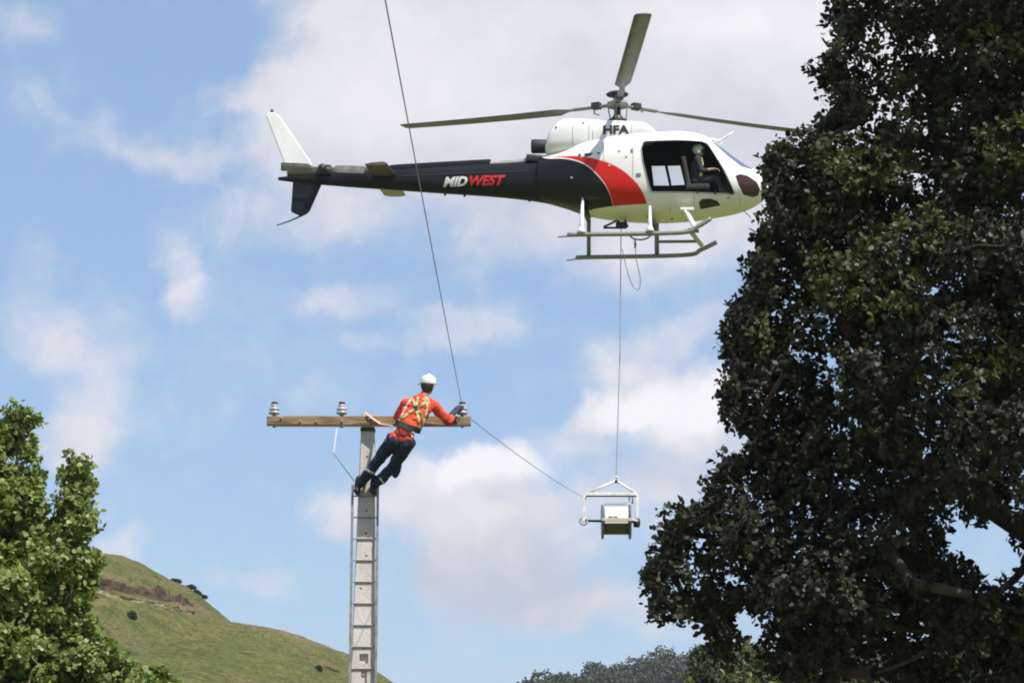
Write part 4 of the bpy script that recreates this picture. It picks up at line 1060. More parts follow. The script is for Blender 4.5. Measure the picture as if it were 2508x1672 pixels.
c_ = mixc(M('LESS_THAN', z, M('ADD', zo, .016, tree=t), tree=t), white, (.75, .45, .42))
c_ = mixc(M('LESS_THAN', z, M('SUBTRACT', zo, .008, tree=t), tree=t), c_, (.60, .018, .010))
c_ = mixc(M('LESS_THAN', z, M('ADD', zi, .030, tree=t), tree=t), c_, (.78, .72, .70))
c_ = mixc(M('LESS_THAN', z, zi, tree=t), c_, (.010, .010, .013))
bel = M('MULTIPLY', M('LESS_THAN', z, zb, tree=t), M('GREATER_THAN', sx.outputs[0], H(1437, 510, -.7).x, tree=t), tree=t)
c_ = mixc(bel, c_, white); t.links.new(c_, p.inputs['Base Color'])
fus = link('fuselage', shade_by_angle(shell, 32), pm, heli, local=True)
link('cabin_lining', shade_by_angle(lining, 32), MT['lining'], heli, local=True)
# glazing, set just inside the skin
def inside(x, z, poly, m):
    if in_poly(x, z, poly): return True
    return edge_dist(x, z, poly) < m
def glaze(name, poly, ylo, yhi, mat, par=fus, ins=.014):
    """a curved sheet of glazing set just inside the skin, its edge tucked behind the frame"""
    bm = loft(CAB, seg=120, n=14, inset=ins)
    bmesh.ops.delete(bm, geom=[f for f in bm.faces if len(f.verts) > 4 or not (ylo < f.calc_center_median().y < yhi and inside(f.calc_center_median().x, f.calc_center_median().z, poly, .045))], context='FACES')
    ext = bmesh.ops.extrude_face_region(bm, geom=bm.faces[:]); nv = [g for g in ext['geom'] if isinstance(g, bmesh.types.BMVert)]
    for v in nv: v.co -= v.normal * .004 if v.normal.length else Vector((0, .004, 0))
    return link(name, bm, mat, par, local=True, smooth=True)
glaze('windshield', ws, .02, .74, MT['smoke']); glaze('windshield', ws, -.74, -.02, MT['smoke'])
glaze('chin_window', chin, -1.3, -.2, MT['chin']); glaze('chin_window', chin, .2, 1.3, MT['chin'])
glaze('lower_window', oval, -1.3, -.4, MT['dark'])
glaze('window_pane', pane1, .5, 1.4, MT['glass']); glaze('window_pane', pane2, .5, 1.4, MT['glass'])
FT = bvh(outer_m := tomesh(loft(BODY)))
def onskin(px, py, tree_, yl=-2.5):
    q = H(px, py, -.7); h, n, i, ds_ = tree_.ray_cast(Vector((q.x, yl, q.z)), Vector((0, 1, 0))); return h, n
# bright rubber seal round the door opening
def skin_line(pts, tree_, r, mat, name, closed=True, par=fus, lift=.006):
    P = []
    for x, z in pts:
        h, n, i, ds_ = tree_.ray_cast(Vector((x, -2.5, z)), Vector((0, 1, 0)))
        if h: P.append(h + n * lift)
    if closed: P.append(P[0])
    return link(name, tube(P, r, 6), mat, par, local=True)
dd = []
for i in range(len(door)):
    a, b = door[i], door[(i + 1) % len(door)]
    for k in range(6): dd.append((a[0] + (b[0] - a[0]) * k / 6, a[1] + (b[1] - a[1]) * k / 6))
skin_line(dd, FT, .014, MT['grey'], 'door_seal', lift=.0)
# small fittings on the skin
for (X, Y, w, h_, mt_) in ((630, 605, .05, .035, 'dark'), (905, 590, .045, .08, 'grey'), (960, 790, .10, .07, 'grey'), (800, 590, .04, .03, 'grey'), (610, 1060, .05, .06, 'dark'), (880, 1075, .07, .06, 'dark'), (1030, 1068, .09, .05, 'dark'), (1215, 1070, .05, .05, 'dark'), (1440, 915, .03, .09, 'dark'), (1585, 915, .03, .09, 'dark'), (405, 790, .05, .035, 'steel'), (720, 710, .03, .03, 'white'), (860, 640, .03, .03, 'grey')):
    h, n = onskin(1280 + X / 3.357, 200 + Y / 3.357, FT)
    if h is not None:
        s, u = frame_of(n); rot = Matrix((Vector((1, 0, 0)), n.cross(Vector((1, 0, 0))).normalized(), n)).transposed()
        link('fitting', box(h + n * .004, (w, h_, .02), rot, bev=.004), MT[mt_], fus, local=True)
# panel joints as thin raised strips
def vline(px, y0, y1, tree_, n_=14):
    P = []
    for k in range(n_):
        h, n = onskin(px, y0 + (y1 - y0) * k / (n_ - 1), tree_)
        if h is not None: P.append(h + n * .001)
    if len(P) > 2: link('panel_joint', tube(P, .005, 5), MT['grey'], fus, local=True)
vline(1552, 352, 440, FT); vline(1590, 505, 530, FT, 6); vline(1700, 475, 528, FT, 8); vline(1812, 480, 512, FT, 6)
vline(1480, 400, 352, FT, 8); vline(1640, 505, 535, FT, 7)
# engine and transmission cowlings
def cst(px, top, bot, hw, ex): return st(px, top, bot, hw, ex)
ENG = [cst(*s) for s in ((1339, 352, 386, .30, 2.4), (1345, 334, 390, .38, 2.5), (1356, 314, 392, .44, 2.6), (1378, 296, 392, .48, 2.8), (1410, 294, 390, .50, 3.0), (1465, 297, 388, .51, 3.0), (1478, 299, 386, .50, 3.0))]
TRA = [cst(*s) for s in ((1458, 306, 386, .53, 2.7), (1485, 299, 380, .56, 2.9), (1530, 300, 372, .57, 2.9), (1572, 301, 358, .55, 2.6), (1592, 308, 352, .50, 2.5), (1606, 320, 348, .42, 2.4), (1617, 332, 346, .30, 2.2))]
eng = link('engine_cowling', shade_by_angle(tomesh(loft(ENG)), 40), MT['white'], heli, local=True)
tra = link('transmission_cowling', shade_by_angle(tomesh(loft(TRA)), 40), MT['white'], heli, local=True)
TE, TRT = bvh(tomesh(loft(ENG))), bvh(tomesh(loft(TRA)))
for (X, Y, w, h_, tr__) in ((565, 520, .09, .09, TE), (550, 612, .19, .06, FT), (470, 610, .05, .05, FT), (265, 350, .03, .05, TE), (490, 318, .05, .03, TE)):
    h, n = onskin(1280 + X / 3.357, 200 + Y / 3.357, tr__)
    if h is None: h, n = onskin(1280 + X / 3.357, 200 + Y / 3.357, FT)
    if h is not None: link('vent', box(h + n * .004, (w, .02, h_), bev=.004), MT['dark'], eng, local=True)
for tr__, l in ((TE, (1400, 1440)), (TRT, (1545,))):
    for px in l:
        P = [onskin(px, 300 + 5.5 * k, tr__) for k in range(13)]; P = [h + n * .001 for h, n in P if h is not None]
        if len(P) > 2: link('panel_joint', tube(P, .0045, 5), MT['grey'], eng if tr__ is TE else tra, local=True)
for px, py in [(1372 + 14 * k, 368) for k in range(6)] + [(1500 + 16 * k, 345 + 1.2 * k) for k in range(6)]:
    h, n = onskin(px, py, TE if px < 1470 else TRT)
    if h is None: h, n = onskin(px, py, FT)
    if h is not None: link('fastener', lathe([(.012, -.004), (.012, .004), (.006, .007)], h, n, 6), MT['dark'], eng if px < 1470 else tra, local=True)
# exhaust
a, b = H(1344, 362, 0), H(1301, 362, 0)
ex_ = link('exhaust', lathe([(.10, -.05), (.135, .0), (.150, .06), (.155, .30), (.150, .36), (.125, .36), (.115, .1)], Vector((a.x, -.10, a.z)), (b - a).normalized(), 24), MT['dark'], heli, local=True, smooth=True)
link('intake_duct', box(H(1318, 392, -.1), (.50, .34, .16), Matrix.Rotation(R(8), 3, 'Y'), bev=.05), MT['dark'], heli, local=True)
# tail boom
BOOM = [st(*s) for s in ((1440, 378, 516, .42, 2.3), (1340, 386, 499, .34, 2.2), (1280, 396, 490, .30, 2.2), (1196, 401, 482, .26, 2.1), (1075, 408, 474, .215, 2.1), (961, 414, 466, .17, 2.1), (860, 418, 459, .135, 2.1), (797, 420, 454, .11, 2.1), (745, 427, 450, .08, 2.0), (682, 434, 442, .035, 2.0))]
boom = link('tail_boom', shade_by_angle(tomesh(loft(BOOM, seg=32)), 35), MT['black'], heli, local=True)
TB = bvh(tomesh(loft(BOOM, seg=32)))
SH = [st(*s) for s in ((955, 408, 430, .06, 3), (965, 404, 430, .09, 3), (1060, 398, 428, .10, 3), (1190, 391, 425, .11, 3), (1197, 392, 425, .11, 3))]
link('drive_shaft_cover', shade_by_angle(tomesh(loft(SH, seg=20)), 35), MT['black'], heli, local=True)
SH2 = [st(*s) for s in ((1195, 397, 420, .08, 3), (1330, 383, 415, .10, 3))]
link('shaft_fairing', shade_by_angle(tomesh(loft(SH2, seg=20)), 35), material('lit_top_fairing_paint', (.35, .33, .31), .5), heli, local=True)  # sunlit top surface put into the fairing's pale colour
SH3 = [st(*s) for s in ((704, 412, 432, .05, 2.6), (740, 408, 434, .09, 2.6), (800, 410, 434, .09, 2.6), (960, 409, 432, .07, 2.6))]
link('rear_fairing', shade_by_angle(tomesh(loft(SH3, seg=20)), 35), material('grey_fairing_paint', (.085, .085, .08), .5, col2=(.05, .05, .045), scale=5), heli, local=True)
# recess line down the boom side
def surf_pts(l, tree_):
    P = []
    for a, b in l:
        q = H(a, b, -.2); h, n, i, ds_ = tree_.ray_cast(Vector((q.x, -2.5, q.z)), Vector((0, 1, 0)))
        if h: P.append(h + n * .002)
    return P
P = surf_pts([(985 + 26 * k, 431 - .72 * k) for k in range(13)], TB)
if len(P) > 2: link('boom_stringer', tube(P, .012, 6), MT['dark'], boom, local=True)
for a, b in ((1138, 479), (1297, 491), (1090, 476)):
    link('drain', box(H(a, b, 0), (.05, .03, .06), bev=.01), MT['dark'], boom, local=True)
# fins
def fin(name, poly, th, mat, par=heli):
    pts = [(H(a, b, 0).x, H(a, b, 0).z) for a, b in poly]
    bm = prism(pts, -th / 2, th / 2)
    bmesh.ops.bevel(bm, geom=[e for e in bm.edges], offset=min(.02, th * .3), segments=3, affect='EDGES')
    return link(name, bm, mat, par, local=True)
uf = fin('upper_fin', [(652, 284), (662, 276), (678, 278), (690, 290), (767, 404), (760, 424), (706, 424), (697, 400), (676, 346)], .11, MT['white'])
link('beacon', lathe([(.03, 0), (.032, .04), (.022, .07), (.004, .085)], H(666, 276, 0), (0, 0, 1), 12), MT['dark'], uf, local=True, smooth=True)
lf = fin('lower_fin', [(718, 444), (789, 448), (757, 520), (735, 529), (713, 519)], .08, MT['black'])
link('tail_skid', tube([H(752, 522, 0), H(735, 530, 0), H(710, 541, 0), H(678, 552, 0)], [.02, .02, .017, .012], 8), MT['dark'], lf, local=True, smooth=True)
# stabilisers
for sgn, m_ in ((-1, material('brown_grey_paint', (.11, .078, .07), .55, col2=(.05, .04, .035), scale=6)), (1, material('pale_grey_paint', (.42, .41, .38), .5))):
    xa, za = H(935, 437, 0).x, H(935, 434, 0).z - (.09 if sgn > 0 else 0)
    bm = bmesh.new(); pr = [(-.24, 0), (-.10, .035), (.16, .05), (.26, .02), (.27, -.01), (.16, -.04), (-.1, -.03)]
    r0 = [bm.verts.new((xa + x + .06, sgn * .12, za + z_)) for x, z_ in pr]; r1 = [bm.verts.new((xa + x * .96 + .06, sgn * (1.10 if sgn < 0 else 1.25), za + z_ * .9)) for x, z_ in pr]
    bm.faces.new(r0); bm.faces.new(r1[::-1])
    for k in range(7): bm.faces.new((r0[k], r1[k], r1[(k + 1) % 7], r0[(k + 1) % 7]))
    bmesh.ops.recalc_face_normals(bm, faces=bm.faces[:]); link('stabiliser', bm, m_, heli, local=True)
# tail rotor, on the near side
tr0 = H(790, 412, -.32)
tr = link('tail_rotor_hub', lathe([(.05, -.26), (.06, -.1), (.09, -.04), (.09, .05), (.04, .09), (.01, .10)], tr0, (0, -1, 0), 16), MT['dark'], heli, local=True, smooth=True)
link('gearbox', box(tr0 + Vector((.0, .24, .02)), (.30, .20, .22), bev=.05), MT['dark'], tr, local=True)
for s in (1, -1):
    d = Vector((math.cos(R(-4)), 0, math.sin(R(-4)))) * s; bm = bmesh.new()
    add_bar(bm, tr0 + d * .08, tr0 + d * .28, .035, .05, .008)
    u = Vector((-d.z, 0, d.x)); n = Vector((0, 1, 0)); A_ = []
    for tt_, ch in ((.22, .06), (.32, .17), (.60, .185), (.90, .185), (.93, .16)):
        c = tr0 + d * tt_; w_ = (u * .96 + n * .28).normalized()
        A_.append([bm.verts.new(c + w_ * ch * q + n * th_) for q, th_ in ((-.5, 0), (-.1, -.012), (.45, -.006), (.5, 0), (.45, .006), (-.1, .012))])
    for p0, p1 in zip(A_, A_[1:]):
        for k in range(6): bm.faces.new((p0[k], p1[k], p1[(k + 1) % 6], p0[(k + 1) % 6]))
    bm.faces.new(A_[0]); bm.faces.new(A_[-1][::-1]); bmesh.ops.recalc_face_normals(bm, faces=bm.faces[:])
    link('tail_rotor_blade', bm, MT['tblade'], heli, local=True)
# main rotor
hub = H(1512, 258, 0); hz = hub.z
mast = link('rotor_mast', lathe([(.16, -.42), (.14, -.30), (.075, -.22), (.06, .10)], hub, (0, 0, 1), 20), MT['dark'], heli, local=True, smooth=True)
link('swashplate', lathe([(.07, -.40), (.20, -.39), (.22, -.36), (.20, -.33), (.07, -.31)], hub, (0, 0, 1), 24), MT['dark'], mast, local=True, smooth=True)
for k in range(3):
    a = R(20 + 120 * k); link('pitch_link', tube([hub + Vector((.19 * math.cos(a), .19 * math.sin(a), -.36)), hub + Vector((.24 * math.cos(a + .2), .24 * math.sin(a + .2), -.02))], .016, 6), MT['grey'], mast, local=True)
rh = link('rotor_hub', lathe([(.10, -.06), (.22, -.04), (.24, .0), (.22, .05), (.12, .09)], hub, (0, 0, 1), 28), MT['grey'], heli, local=True, smooth=True)
link('hub_cap', lathe([(.05, .20), (.16, .205), (.235, .225), (.245, .245), (.20, .275), (.10, .285), (.02, .285)], hub, (0, 0, 1), 32), MT['dark'], rh, local=True, smooth=True)
link('hub_stem', lathe([(.09, .08), (.08, .21)], hub, (0, 0, 1), 16), MT['grey'], rh, local=True, smooth=True)
for ang in (-79.5, 40.5, 160.5):
    a = R(ang); d = Vector((math.cos(a), math.sin(a), 0)); s = Vector((-d.y, d.x, 0)); bl_ = bmesh.new()
    def P_(r, q, z_=0): return hub + d * r + s * q + Vector((0, 0, .015 + z_ + .22 * (r / 5.34) ** 1.6))
    rings = []
    for r, ch in ((1.02, .10), (1.20, .13), (1.45, .35), (2.5, .35), (3.6, .35), (4.6, .35), (5.25, .35), (5.34, .30)):
        tw_ = R(11 - 9 * r / 5.34)
        rings.append([bl_.verts.new(P_(r, ch * q * math.cos(tw_), th_ + ch * q * math.sin(tw_))) for q, th_ in ((-.6, 0), (-.1, .016), (.25, .020), (.40, 0), (.25, -.018), (-.1, -.012))])
    for p0, p1 in zip(rings, rings[1:]):
        for k in range(6): bl_.faces.new((p0[k], p1[k], p1[(k + 1) % 6], p0[(k + 1) % 6]))
    bl_.faces.new(rings[0]); bl_.faces.new(rings[-1][::-1]); bmesh.ops.recalc_face_normals(bl_, faces=bl_.faces[:])
    B = link('rotor_blade', bl_, MT['blade'], heli, local=True, smooth=True)
    link('sleeve', bar(P_(.2, 0), P_(1.06, 0), .12, .045, .01), MT['grey'], B, local=True)
    link('damper', box(P_(.50, 0, .03), (.20, .17, .15), Matrix.Rotation(a, 3, 'Z'), bev=.03), MT['dark'], B, local=True)
    link('blade_horn', tube([P_(.55, -.02, .0), P_(.60, -.10, -.10), P_(.52, -.2, -.12)], .02, 6), MT['grey'], B, local=True)
# roof details
link('roof_antenna', tube([H(1737, 340, -.1), H(1762, 347, -.1), H(1782, 332, -.1), H(1797, 322, -.1)], [.025, .03, .018, .008], 8), MT['white'], heli, local=True, smooth=True)
link('wire_cutter', bar(H(1746, 342, 0), H(1770, 350, 0), .03, .08, .008), MT['white'], heli, local=True)
link('belly_probe', tube([H(1820, 515, -.1), H(1843, 537, -.1)], .010, 6), MT['grey'], heli, local=True)
# skids
def skid(ys, aft, aft2, front, bow, tip, name='skid'):
    sk = link(name, tube(catmull([tuple(H(*aft2, ys)), tuple(H(*aft, ys)), tuple(H(*front, ys)), tuple(H(*bow, ys)), tuple(H(*tip, ys))], 5), .048, 10), MT['skid'], heli, local=True, smooth=True)
    return sk
nk = skid(-1.08, (1410, 574.5), (1403, 575), (1660, 570), (1706, 556), (1741, 535))
link('skid_tail', tube([H(1366, 581, -1.08), H(1408, 576, -1.08)], .014, 6), MT['grey'], nk, local=True)
fk = skid(1.08, (1430, 630), (1423, 630.5), (1672, 625), (1716, 612), (1755, 593))
link('skid_tail', tube([H(1388, 638, 1.08), H(1428, 632, 1.08)], .014, 6), MT['grey'], fk, local=True)
def leg(par, a, b, r0, r1, mat, foot=True):
    o = link('skid_leg', tube([a, a.lerp(b, .5), b], [r0, (r0 + r1) / 2, r1], 10), mat, par, local=True, smooth=True)
    if foot: link('leg_shoe', lathe([(.05, 0), (.10, .01), (.07, .07), (.05, .13)], b + Vector((0, 0, .0)), (0, 0, 1), 14), mat, o, local=True, smooth=True)
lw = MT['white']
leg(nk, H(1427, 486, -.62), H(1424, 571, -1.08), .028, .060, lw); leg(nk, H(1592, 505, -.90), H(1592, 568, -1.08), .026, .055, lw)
o = link('step_strut', bar(H(1678, 512, -.85), H(1703, 560, -1.02), .13, .05, .01), lw, nk, local=True); link('step_plate', bar(H(1666, 512, -.86), H(1700, 512, -.86), .10, .06, .01), lw, o, local=True)
leg(fk, H(1442, 500, .55), H(1442, 629, 1.08), .045, .045, MT['grey'], False); leg(fk, H(1608, 520, .60), H(1609, 624, 1.08), .050, .050, MT['grey'], False)  # far legs grey, not white: the fuselage's shade is put into their colour
o = link('step_strut', bar(H(1686, 560, .85), H(1720, 603, 1.05), .12, .05, .01), material('shaded_strut_paint', (.60, .60, .50), .5), fk, local=True)  # duller copy of the near strut's white, shade painted into it
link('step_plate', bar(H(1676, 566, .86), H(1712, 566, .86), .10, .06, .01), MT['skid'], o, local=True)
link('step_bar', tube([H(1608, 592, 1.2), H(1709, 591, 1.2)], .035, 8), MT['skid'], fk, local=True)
# cross tubes under the belly
for px, y_ in ((1436, 500), (1600, 520)):
    q0, q1 = H(px - 8, y_ + 10, -.55), H(px + 6, y_ + 24, .55); link('cross_tube', tube([(q0.x, -.60, q0.z - .02), (q1.x, .60, q0.z - .02)], .045, 10), MT['dark'], heli, local=True)
# cargo hook and swing frame
hk = link('cargo_hook', box(H(1522, 552, 0), (.24, .12, .14), bev=.03), MT['dark'], heli, local=True)
for a, b in (((1478, 556), (1512, 540)), ((1478, 558), (1535, 558)), ((1512, 540), (1535, 558)), ((1530, 538), (1538, 556))):
    link('hook_strut', tube([H(*a, -.12), H(*b, -.12)], .024, 6), material('hook_blue_black', (.02, .022, .05), .5), hk, local=True)
link('hook_cable', tube(catmull([tuple(H(a, b, -.25)) for a, b in ((1538, 571), (1549, 583), (1567, 587), (1586, 583), (1598, 571))], 5), .018, 6), MT['brown_cable'], heli, local=True, smooth=True)
link('hook_toggle', tube([H(1555, 587, -.2), H(1556, 600, -.2), H(1555, 608, -.2)], [.012, .026, .014], 8), MT['dark'], heli, local=True)
# lettering
def letter(txt, x0, x1, yb, yt, shear, mat, name, tree_, par, ys=-.5, rise=0.0, off=.006):
    """px box of the word; laid on the skin by dropping each point onto it"""
    bm = text_mesh(txt); a = H(x0, yb, ys); b = H(x1, yb + rise, ys); c = H(x0, yt, ys)
    for v in bm.verts:
        x = a.x + (b.x - a.x) * v.co.x + shear * v.co.y; z_ = a.z + (b.z - a.z) * v.co.x + (c.z - a.z) * v.co.y
        h, n, i, ds_ = tree_.ray_cast(Vector((x, -2.5, z_)), Vector((0, 1, 0)))
        v.co = Vector((x, (h.y if h else ys) - off, z_))
    return link(name, bm, mat, par, local=True)
letter('HFA', 1478, 1542, 331.5, 308.5, 0, MT['text_dark'], 'registration_letters', TRT, tra, -.5, off=.008)
letter('MID', 1085, 1141, 457, 434, .075, MT['text_white'], 'white_lettering', TB, boom, -.22, -1, off=.012)
letter('WEST', 1142, 1231, 456, 431.5, .075, MT['text_red'], 'red_lettering', TB, boom, -.22, -1, off=.012)
# cabin fittings
sp = H(1712, 440, -.42)
for ys in (-.50, .50):
    z0_ = sp.z - .12
    s_o = link('seat', box((sp.x - .02, ys, z0_ - .10), (.50, .48, .12), bev=.04), MT['lining'], heli, local=True)
    link('backrest', box((sp.x - .26, ys, z0_ + .24), (.10, .46, .66), Matrix.Rotation(R(-10), 3, 'Y'), bev=.04), MT['lining'], s_o, local=True)
link('instrument_panel', box((sp.x + .62, .05, sp.z - .10), (.18, .7, .30), Matrix.Rotation(R(20), 3, 'Y'), bev=.03), MT['dark'], heli, local=True)
link('cabin_floor', box(((door[0][0] + door[7][0]) / 2 - .1, 0, door[10][1] - .10), (1.9, 1.2, .03)), MT['lining'], heli, local=True)
link('rear_bulkhead', box((door[0][0] - .12, 0, door[10][1] + .5), (.04, 1.5, 1.2)), MT['lining'], heli, local=True)

# pilot in the right hand seat
pb = HM @ Vector((sp.x, -.42, sp.z - .2)); pil = empty('person', pb, 'pilot in a pale helmet and dark clothes sitting at the open helicopter door', 'person', rz=YAW)
PM = HI  # heli-local positions
hp_ = H(1713, 370, -.54); hips = Vector((sp.x - .05, -.54, sp.z - .10)); chest = Vector((hp_.x - .05, -.54, hp_.z - .36)); nk_ = Vector((hp_.x - .02, -.54, hp_.z - .15))
def PL(me): me.transform(ROOTM[pil.name].inverted() @ HM); return me
lk, rk = hips + Vector((.42, .12, .08)), hips + Vector((.42, -.10, .08))
bm = bmesh.new(); head(bm, hp_, (1, -.15, -.25), (0.1, 0, 1), 1.0)
chain(bm, [(hp_ - Vector((.02, 0, .06)), .05), (nk_, .055), (chest, .11), (hips, .12)])
for s, kn in ((.16, lk), (-.16, rk)):
    chain(bm, [(hips + Vector((0, s * .6, 0)), .085), (kn, .060), (kn + Vector((.12, .05, -.30)), .04), (kn + Vector((.22, .05, -.32)), .035)])
    sh = nk_ + Vector((-.02, s * 1.15, -.08)); elb = sh + Vector((.10, s * .3, -.27)); wr_ = elb + Vector((.24, -s * .1, .04 if s < 0 else -.02))
    chain(bm, [(nk_ - Vector((0, 0, .08)), .06), (sh, .055), (elb, .042), (wr_, .028)]); hand(bm, wr_, (1, 0, -.1), (.1, .1, -1), 1, .9, 1 if s > 0 else -1)
link('body', PL(fuse(bm, .011, 3)), MT['skin'], pil, smooth=True, local=True)
bm = bmesh.new(); chain(bm, [(nk_ - Vector((0, 0, .05)), .09), (chest, .145), (hips, .140)])
for s, kn in ((.16, lk), (-.16, rk)):
    chain(bm, [(hips + Vector((0, s * .6, 0)), .100), (kn, .075), (kn + Vector((.12, .05, -.27)), .05)])
    sh = nk_ + Vector((-.02, s * 1.15, -.08)); elb = sh + Vector((.10, s * .3, -.27)); chain(bm, [(nk_ - Vector((0, 0, .08)), .07), (sh, .072), (elb, .055), (elb + Vector((.10, -s * .04, .01)), .046)])
link('flight_suit', PL(fuse(bm, .013, 4, .006, 12)), material('dark_flight_suit', (.016, .018, .028), .8), pil, smooth=True, local=True)
bm = bmesh.new(); add_ell(bm, hp_ + Vector((-.015, 0, .03)), (.135, .120, .125), 3)
for kn in (lk, rk):
    b_ = bmesh.new(); chain(b_, [(kn + Vector((.11, .05, -.22)), .058), (kn + Vector((.12, .05, -.31)), .052), (kn + Vector((.27, .05, -.335)), .044)])
    link('boot', PL(fuse(b_, .012, 3)), MT['boot'], pil, smooth=True, local=True)
hl = link('helmet', PL(tomesh(bm)), material('pale_flight_helmet', (.46, .50, .43), .35), pil, smooth=True, local=True)
bm = bmesh.new(); add_ell(bm, hp_ + Vector((.055, 0, .0)), (.085, .104, .062), 3)
link('visor', PL(tomesh(bm)), MT['dark'], hl, smooth=True, local=True)
bm = bmesh.new(); add_ell(bm, hp_ + Vector((-.01, -.112, -.035)), (.045, .02, .05), 2)
link('ear_cup', PL(tomesh(bm)), MT['helmet'], hl, smooth=True, local=True)
bm = bmesh.new(); add_tube(bm, [nk_ + Vector((.06, -.10, -.02)), chest + Vector((.12, -.10, .05)), hips + Vector((.08, -.12, .1))], .022, 6)
link('seat_belt', PL(tomesh(bm)), MT['web_y'], pil, local=True)

# ------------------------------------------------------------------ long line, reel frame and reel
RY = HY; la = HM @ H(1521, 558, 0); ap = at(1509, 1172, RY)
single('long_line', tube([la, la.lerp(ap, .5) + Vector((.03, 0, 0)), ap], .011, 6), MT['rope'], 'long thin cable hanging straight down from the helicopter belly hook', 'cable', base=ap)
lp = [at(a, b, RY - .1) for a, b in ((1556, 605), (1559, 640), (1568, 680), (1566, 706), (1556, 708), (1545, 690), (1534, 655), (1524, 610))]
single('release_cord', tube(catmull([tuple(q) for q in lp], 4), .008, 5), MT['rope'], 'slack loop of thin cord dangling under the helicopter skids', 'cord', base=lp[0])
def f5(X, Y, D=0): return at(1380 + X / 7.13, 1130 + Y / 7.13, RY + D)
fb = f5(920, 330); rf = empty('reel_frame', f5(800, 1040), 'white steel lifting frame hanging on the long line and holding the cable reel', 'lifting frame')
TL, TRr = f5(375, 570), f5(1285, 570); BL_, BR = f5(350, 1030), f5(1285, 1050); D_ = .32
link('lifting_eye', tube([fb + Vector((.05 * math.cos(a), 0, .02 + .06 * math.sin(a))) for a in np.linspace(0, 6.28, 14)], .018, 8), MT['frame'], rf)
link('shackle', box(fb + Vector((0, 0, -.02)), (.06, .06, .07), bev=.012), MT['dark'], rf)
for e in (TL, TRr): link('sling_arm', tube([fb, e], .027, 10), MT['frame'], rf, smooth=True)
link('top_bar', bar(TL, TRr, .07, .07, .008), MT['frame'], rf)
link('lower_rail', bar(TL + Vector((0.02, -.05, -.045)), TRr + Vector((-.02, -.05, -.045)), .03, .03, .004), MT['dark'], rf)
for s, (a, b) in enumerate(((TL, BL_), (TRr, BR))):
    link('post', bar(a, b, .065, .065, .008), MT['frame'], rf)
axl = link('axle', tube([BL_ + Vector((0, 0, 0)), BR + Vector((0, 0, .0))], .026, 10), MT['dark'], rf, smooth=True)
link('axle_ring', tube([BL_ + Vector((.075 * math.cos(a), -.01, -.01 + .075 * math.sin(a))) for a in np.linspace(0, 6.283, 18)], .022, 8), MT['steel'], rf, smooth=True)
link('axle_hub', lathe([(.03, -.05), (.04, .0), (.03, .05)], BL_, (0, 1, 0), 12), MT['frame'], rf)
link('brake_block', lathe([(.03, -.06), (.095, -.05), (.10, .05), (.05, .07)], BR + Vector((-.01, 0, -.02)), (1, .2, 0), 16), MT['dark'], rf, smooth=True)
link('front_bar', bar(f5(690, 1008, -.42), f5(1210, 1008, -.42), .05, .06, .006), material('beige_bar_paint', (.55, .48, .40), .5), rf)
link('side_arm', bar(f5(1210, 1008, -.42), BR + Vector((0, -.02, .02)), .045, .05, .006), MT['frame'], rf)
link('side_arm', bar(f5(690, 1008, -.42), f5(680, 1010, .0), .045, .05, .006), MT['frame'], rf)
link('shackle_chain', tube([TRr + Vector((-.10, -.06, -.03)), TRr + Vector((-.10, -.06, -.16)), TRr + Vector((-.10, -.06, -.20))], [.012, .015, .024], 6), MT['dark'], rf)
link('upper_tie', bar(f5(720, 740, -.05), f5(1110, 740, -.05), .03, .04, .004), MT['steel'], rf)
link('rear_post', bar(f5(1150, 600, .0), f5(1150, 1000, .0), .035, .035, .004), MT['frame'], rf)
rc = (BL_ + BR) / 2; rcx = f5(920, 1050); reel = empty('cable_reel', rcx - Vector((0, 0, .37)), 'spool of pale wire with dark flanges carried in the white lifting frame', 'cable reel')
hw_ = .285
rp = [(.08, -.26), (.265, -.26)] + [(.265 + (.006 if k % 2 else 0), -.26 + .02 * k) for k in range(27)] + [(.265, .26), (.08, .26)]
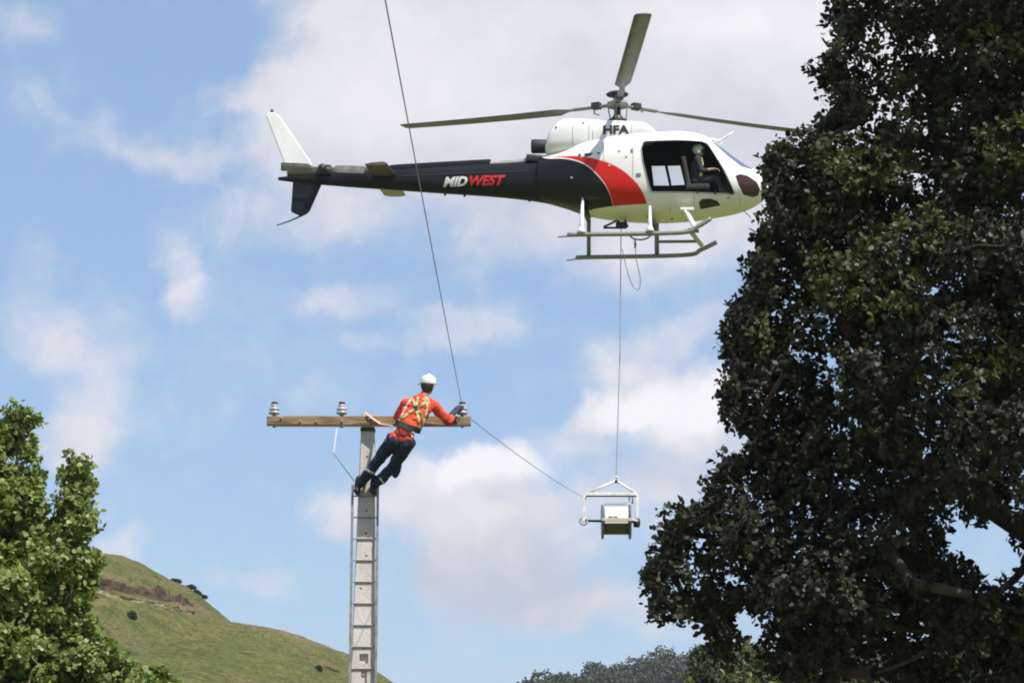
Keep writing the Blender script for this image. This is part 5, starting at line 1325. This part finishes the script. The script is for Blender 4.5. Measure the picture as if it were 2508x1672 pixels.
link('wound_wire', lathe(rp, rcx, (1, 0, 0), 32), MT['olive'], reel)
for s in (-1, 1):
    link('flange', lathe([(.03, -.022), (.355, -.022), (.365, 0), (.355, .022), (.03, .022)], rcx + Vector((s * hw_, 0, 0)), (1, 0, 0), 36), MT['flange'], reel)
# pale cover over the upper half of the reel
bm = bmesh.new(); arc = [R(a) for a in np.linspace(-12, 196, 22)]
for r0_, r1_ in ((.300, .315),):
    cc = []
    for a in arc:
        cc.append([bm.verts.new(rcx + Vector((x, -r * math.cos(a), r * math.sin(a)))) for x, r in ((-.245, r0_), (.245, r0_), (.245, r1_), (-.245, r1_))])
    for p0, p1 in zip(cc, cc[1:]):
        for k in range(4): bm.faces.new((p0[k], p1[k], p1[(k + 1) % 4], p0[(k + 1) % 4]))
    bm.faces.new(cc[0]); bm.faces.new(cc[-1][::-1])
bmesh.ops.recalc_face_normals(bm, faces=bm.faces[:])
link('wire_wrap', bm, MT['wirepack'], reel)
for X in (820, 910): link('wrap_label', box(f5(X, 972, -.325), (.085, .012, .05), bev=.003), MT['grey'], reel)
# the pulled rope between reel and crossarm
ra = at(1160, 1036, AY0); rb = f5(300, 660, 0)
rb = at(1421, 1224, RY); mid_ = [ra]
single('pull_rope', tube(sag(IR + Vector((.04, 0, -.10)), TL + Vector((-.05, -.05, -.06)), .06, 30), .0055, 6), MT['rope'], 'thin rope running from the right insulator across to the hanging reel frame', 'rope', base=IR)

# ------------------------------------------------------------------ air between here and the far ridge
hm = bpy.data.materials.new('thin_haze'); hm.use_nodes = True; t = hm.node_tree; t.nodes.remove(t.nodes['Principled BSDF'])
pv = N('ShaderNodeVolumePrincipled', t); pv.inputs['Color'].default_value = (0.80, 0.88, 1.0, 1); pv.inputs['Density'].default_value = HAZE; pv.inputs['Anisotropy'].default_value = 0.2
t.links.new(pv.outputs[0], t.nodes['Material Output'].inputs['Volume'])
hz_ = single('haze', box((0, 0, 15), (9400, 9400, 34)), hm, 'thin bluish air filling the valley', 'haze', kind='stuff')
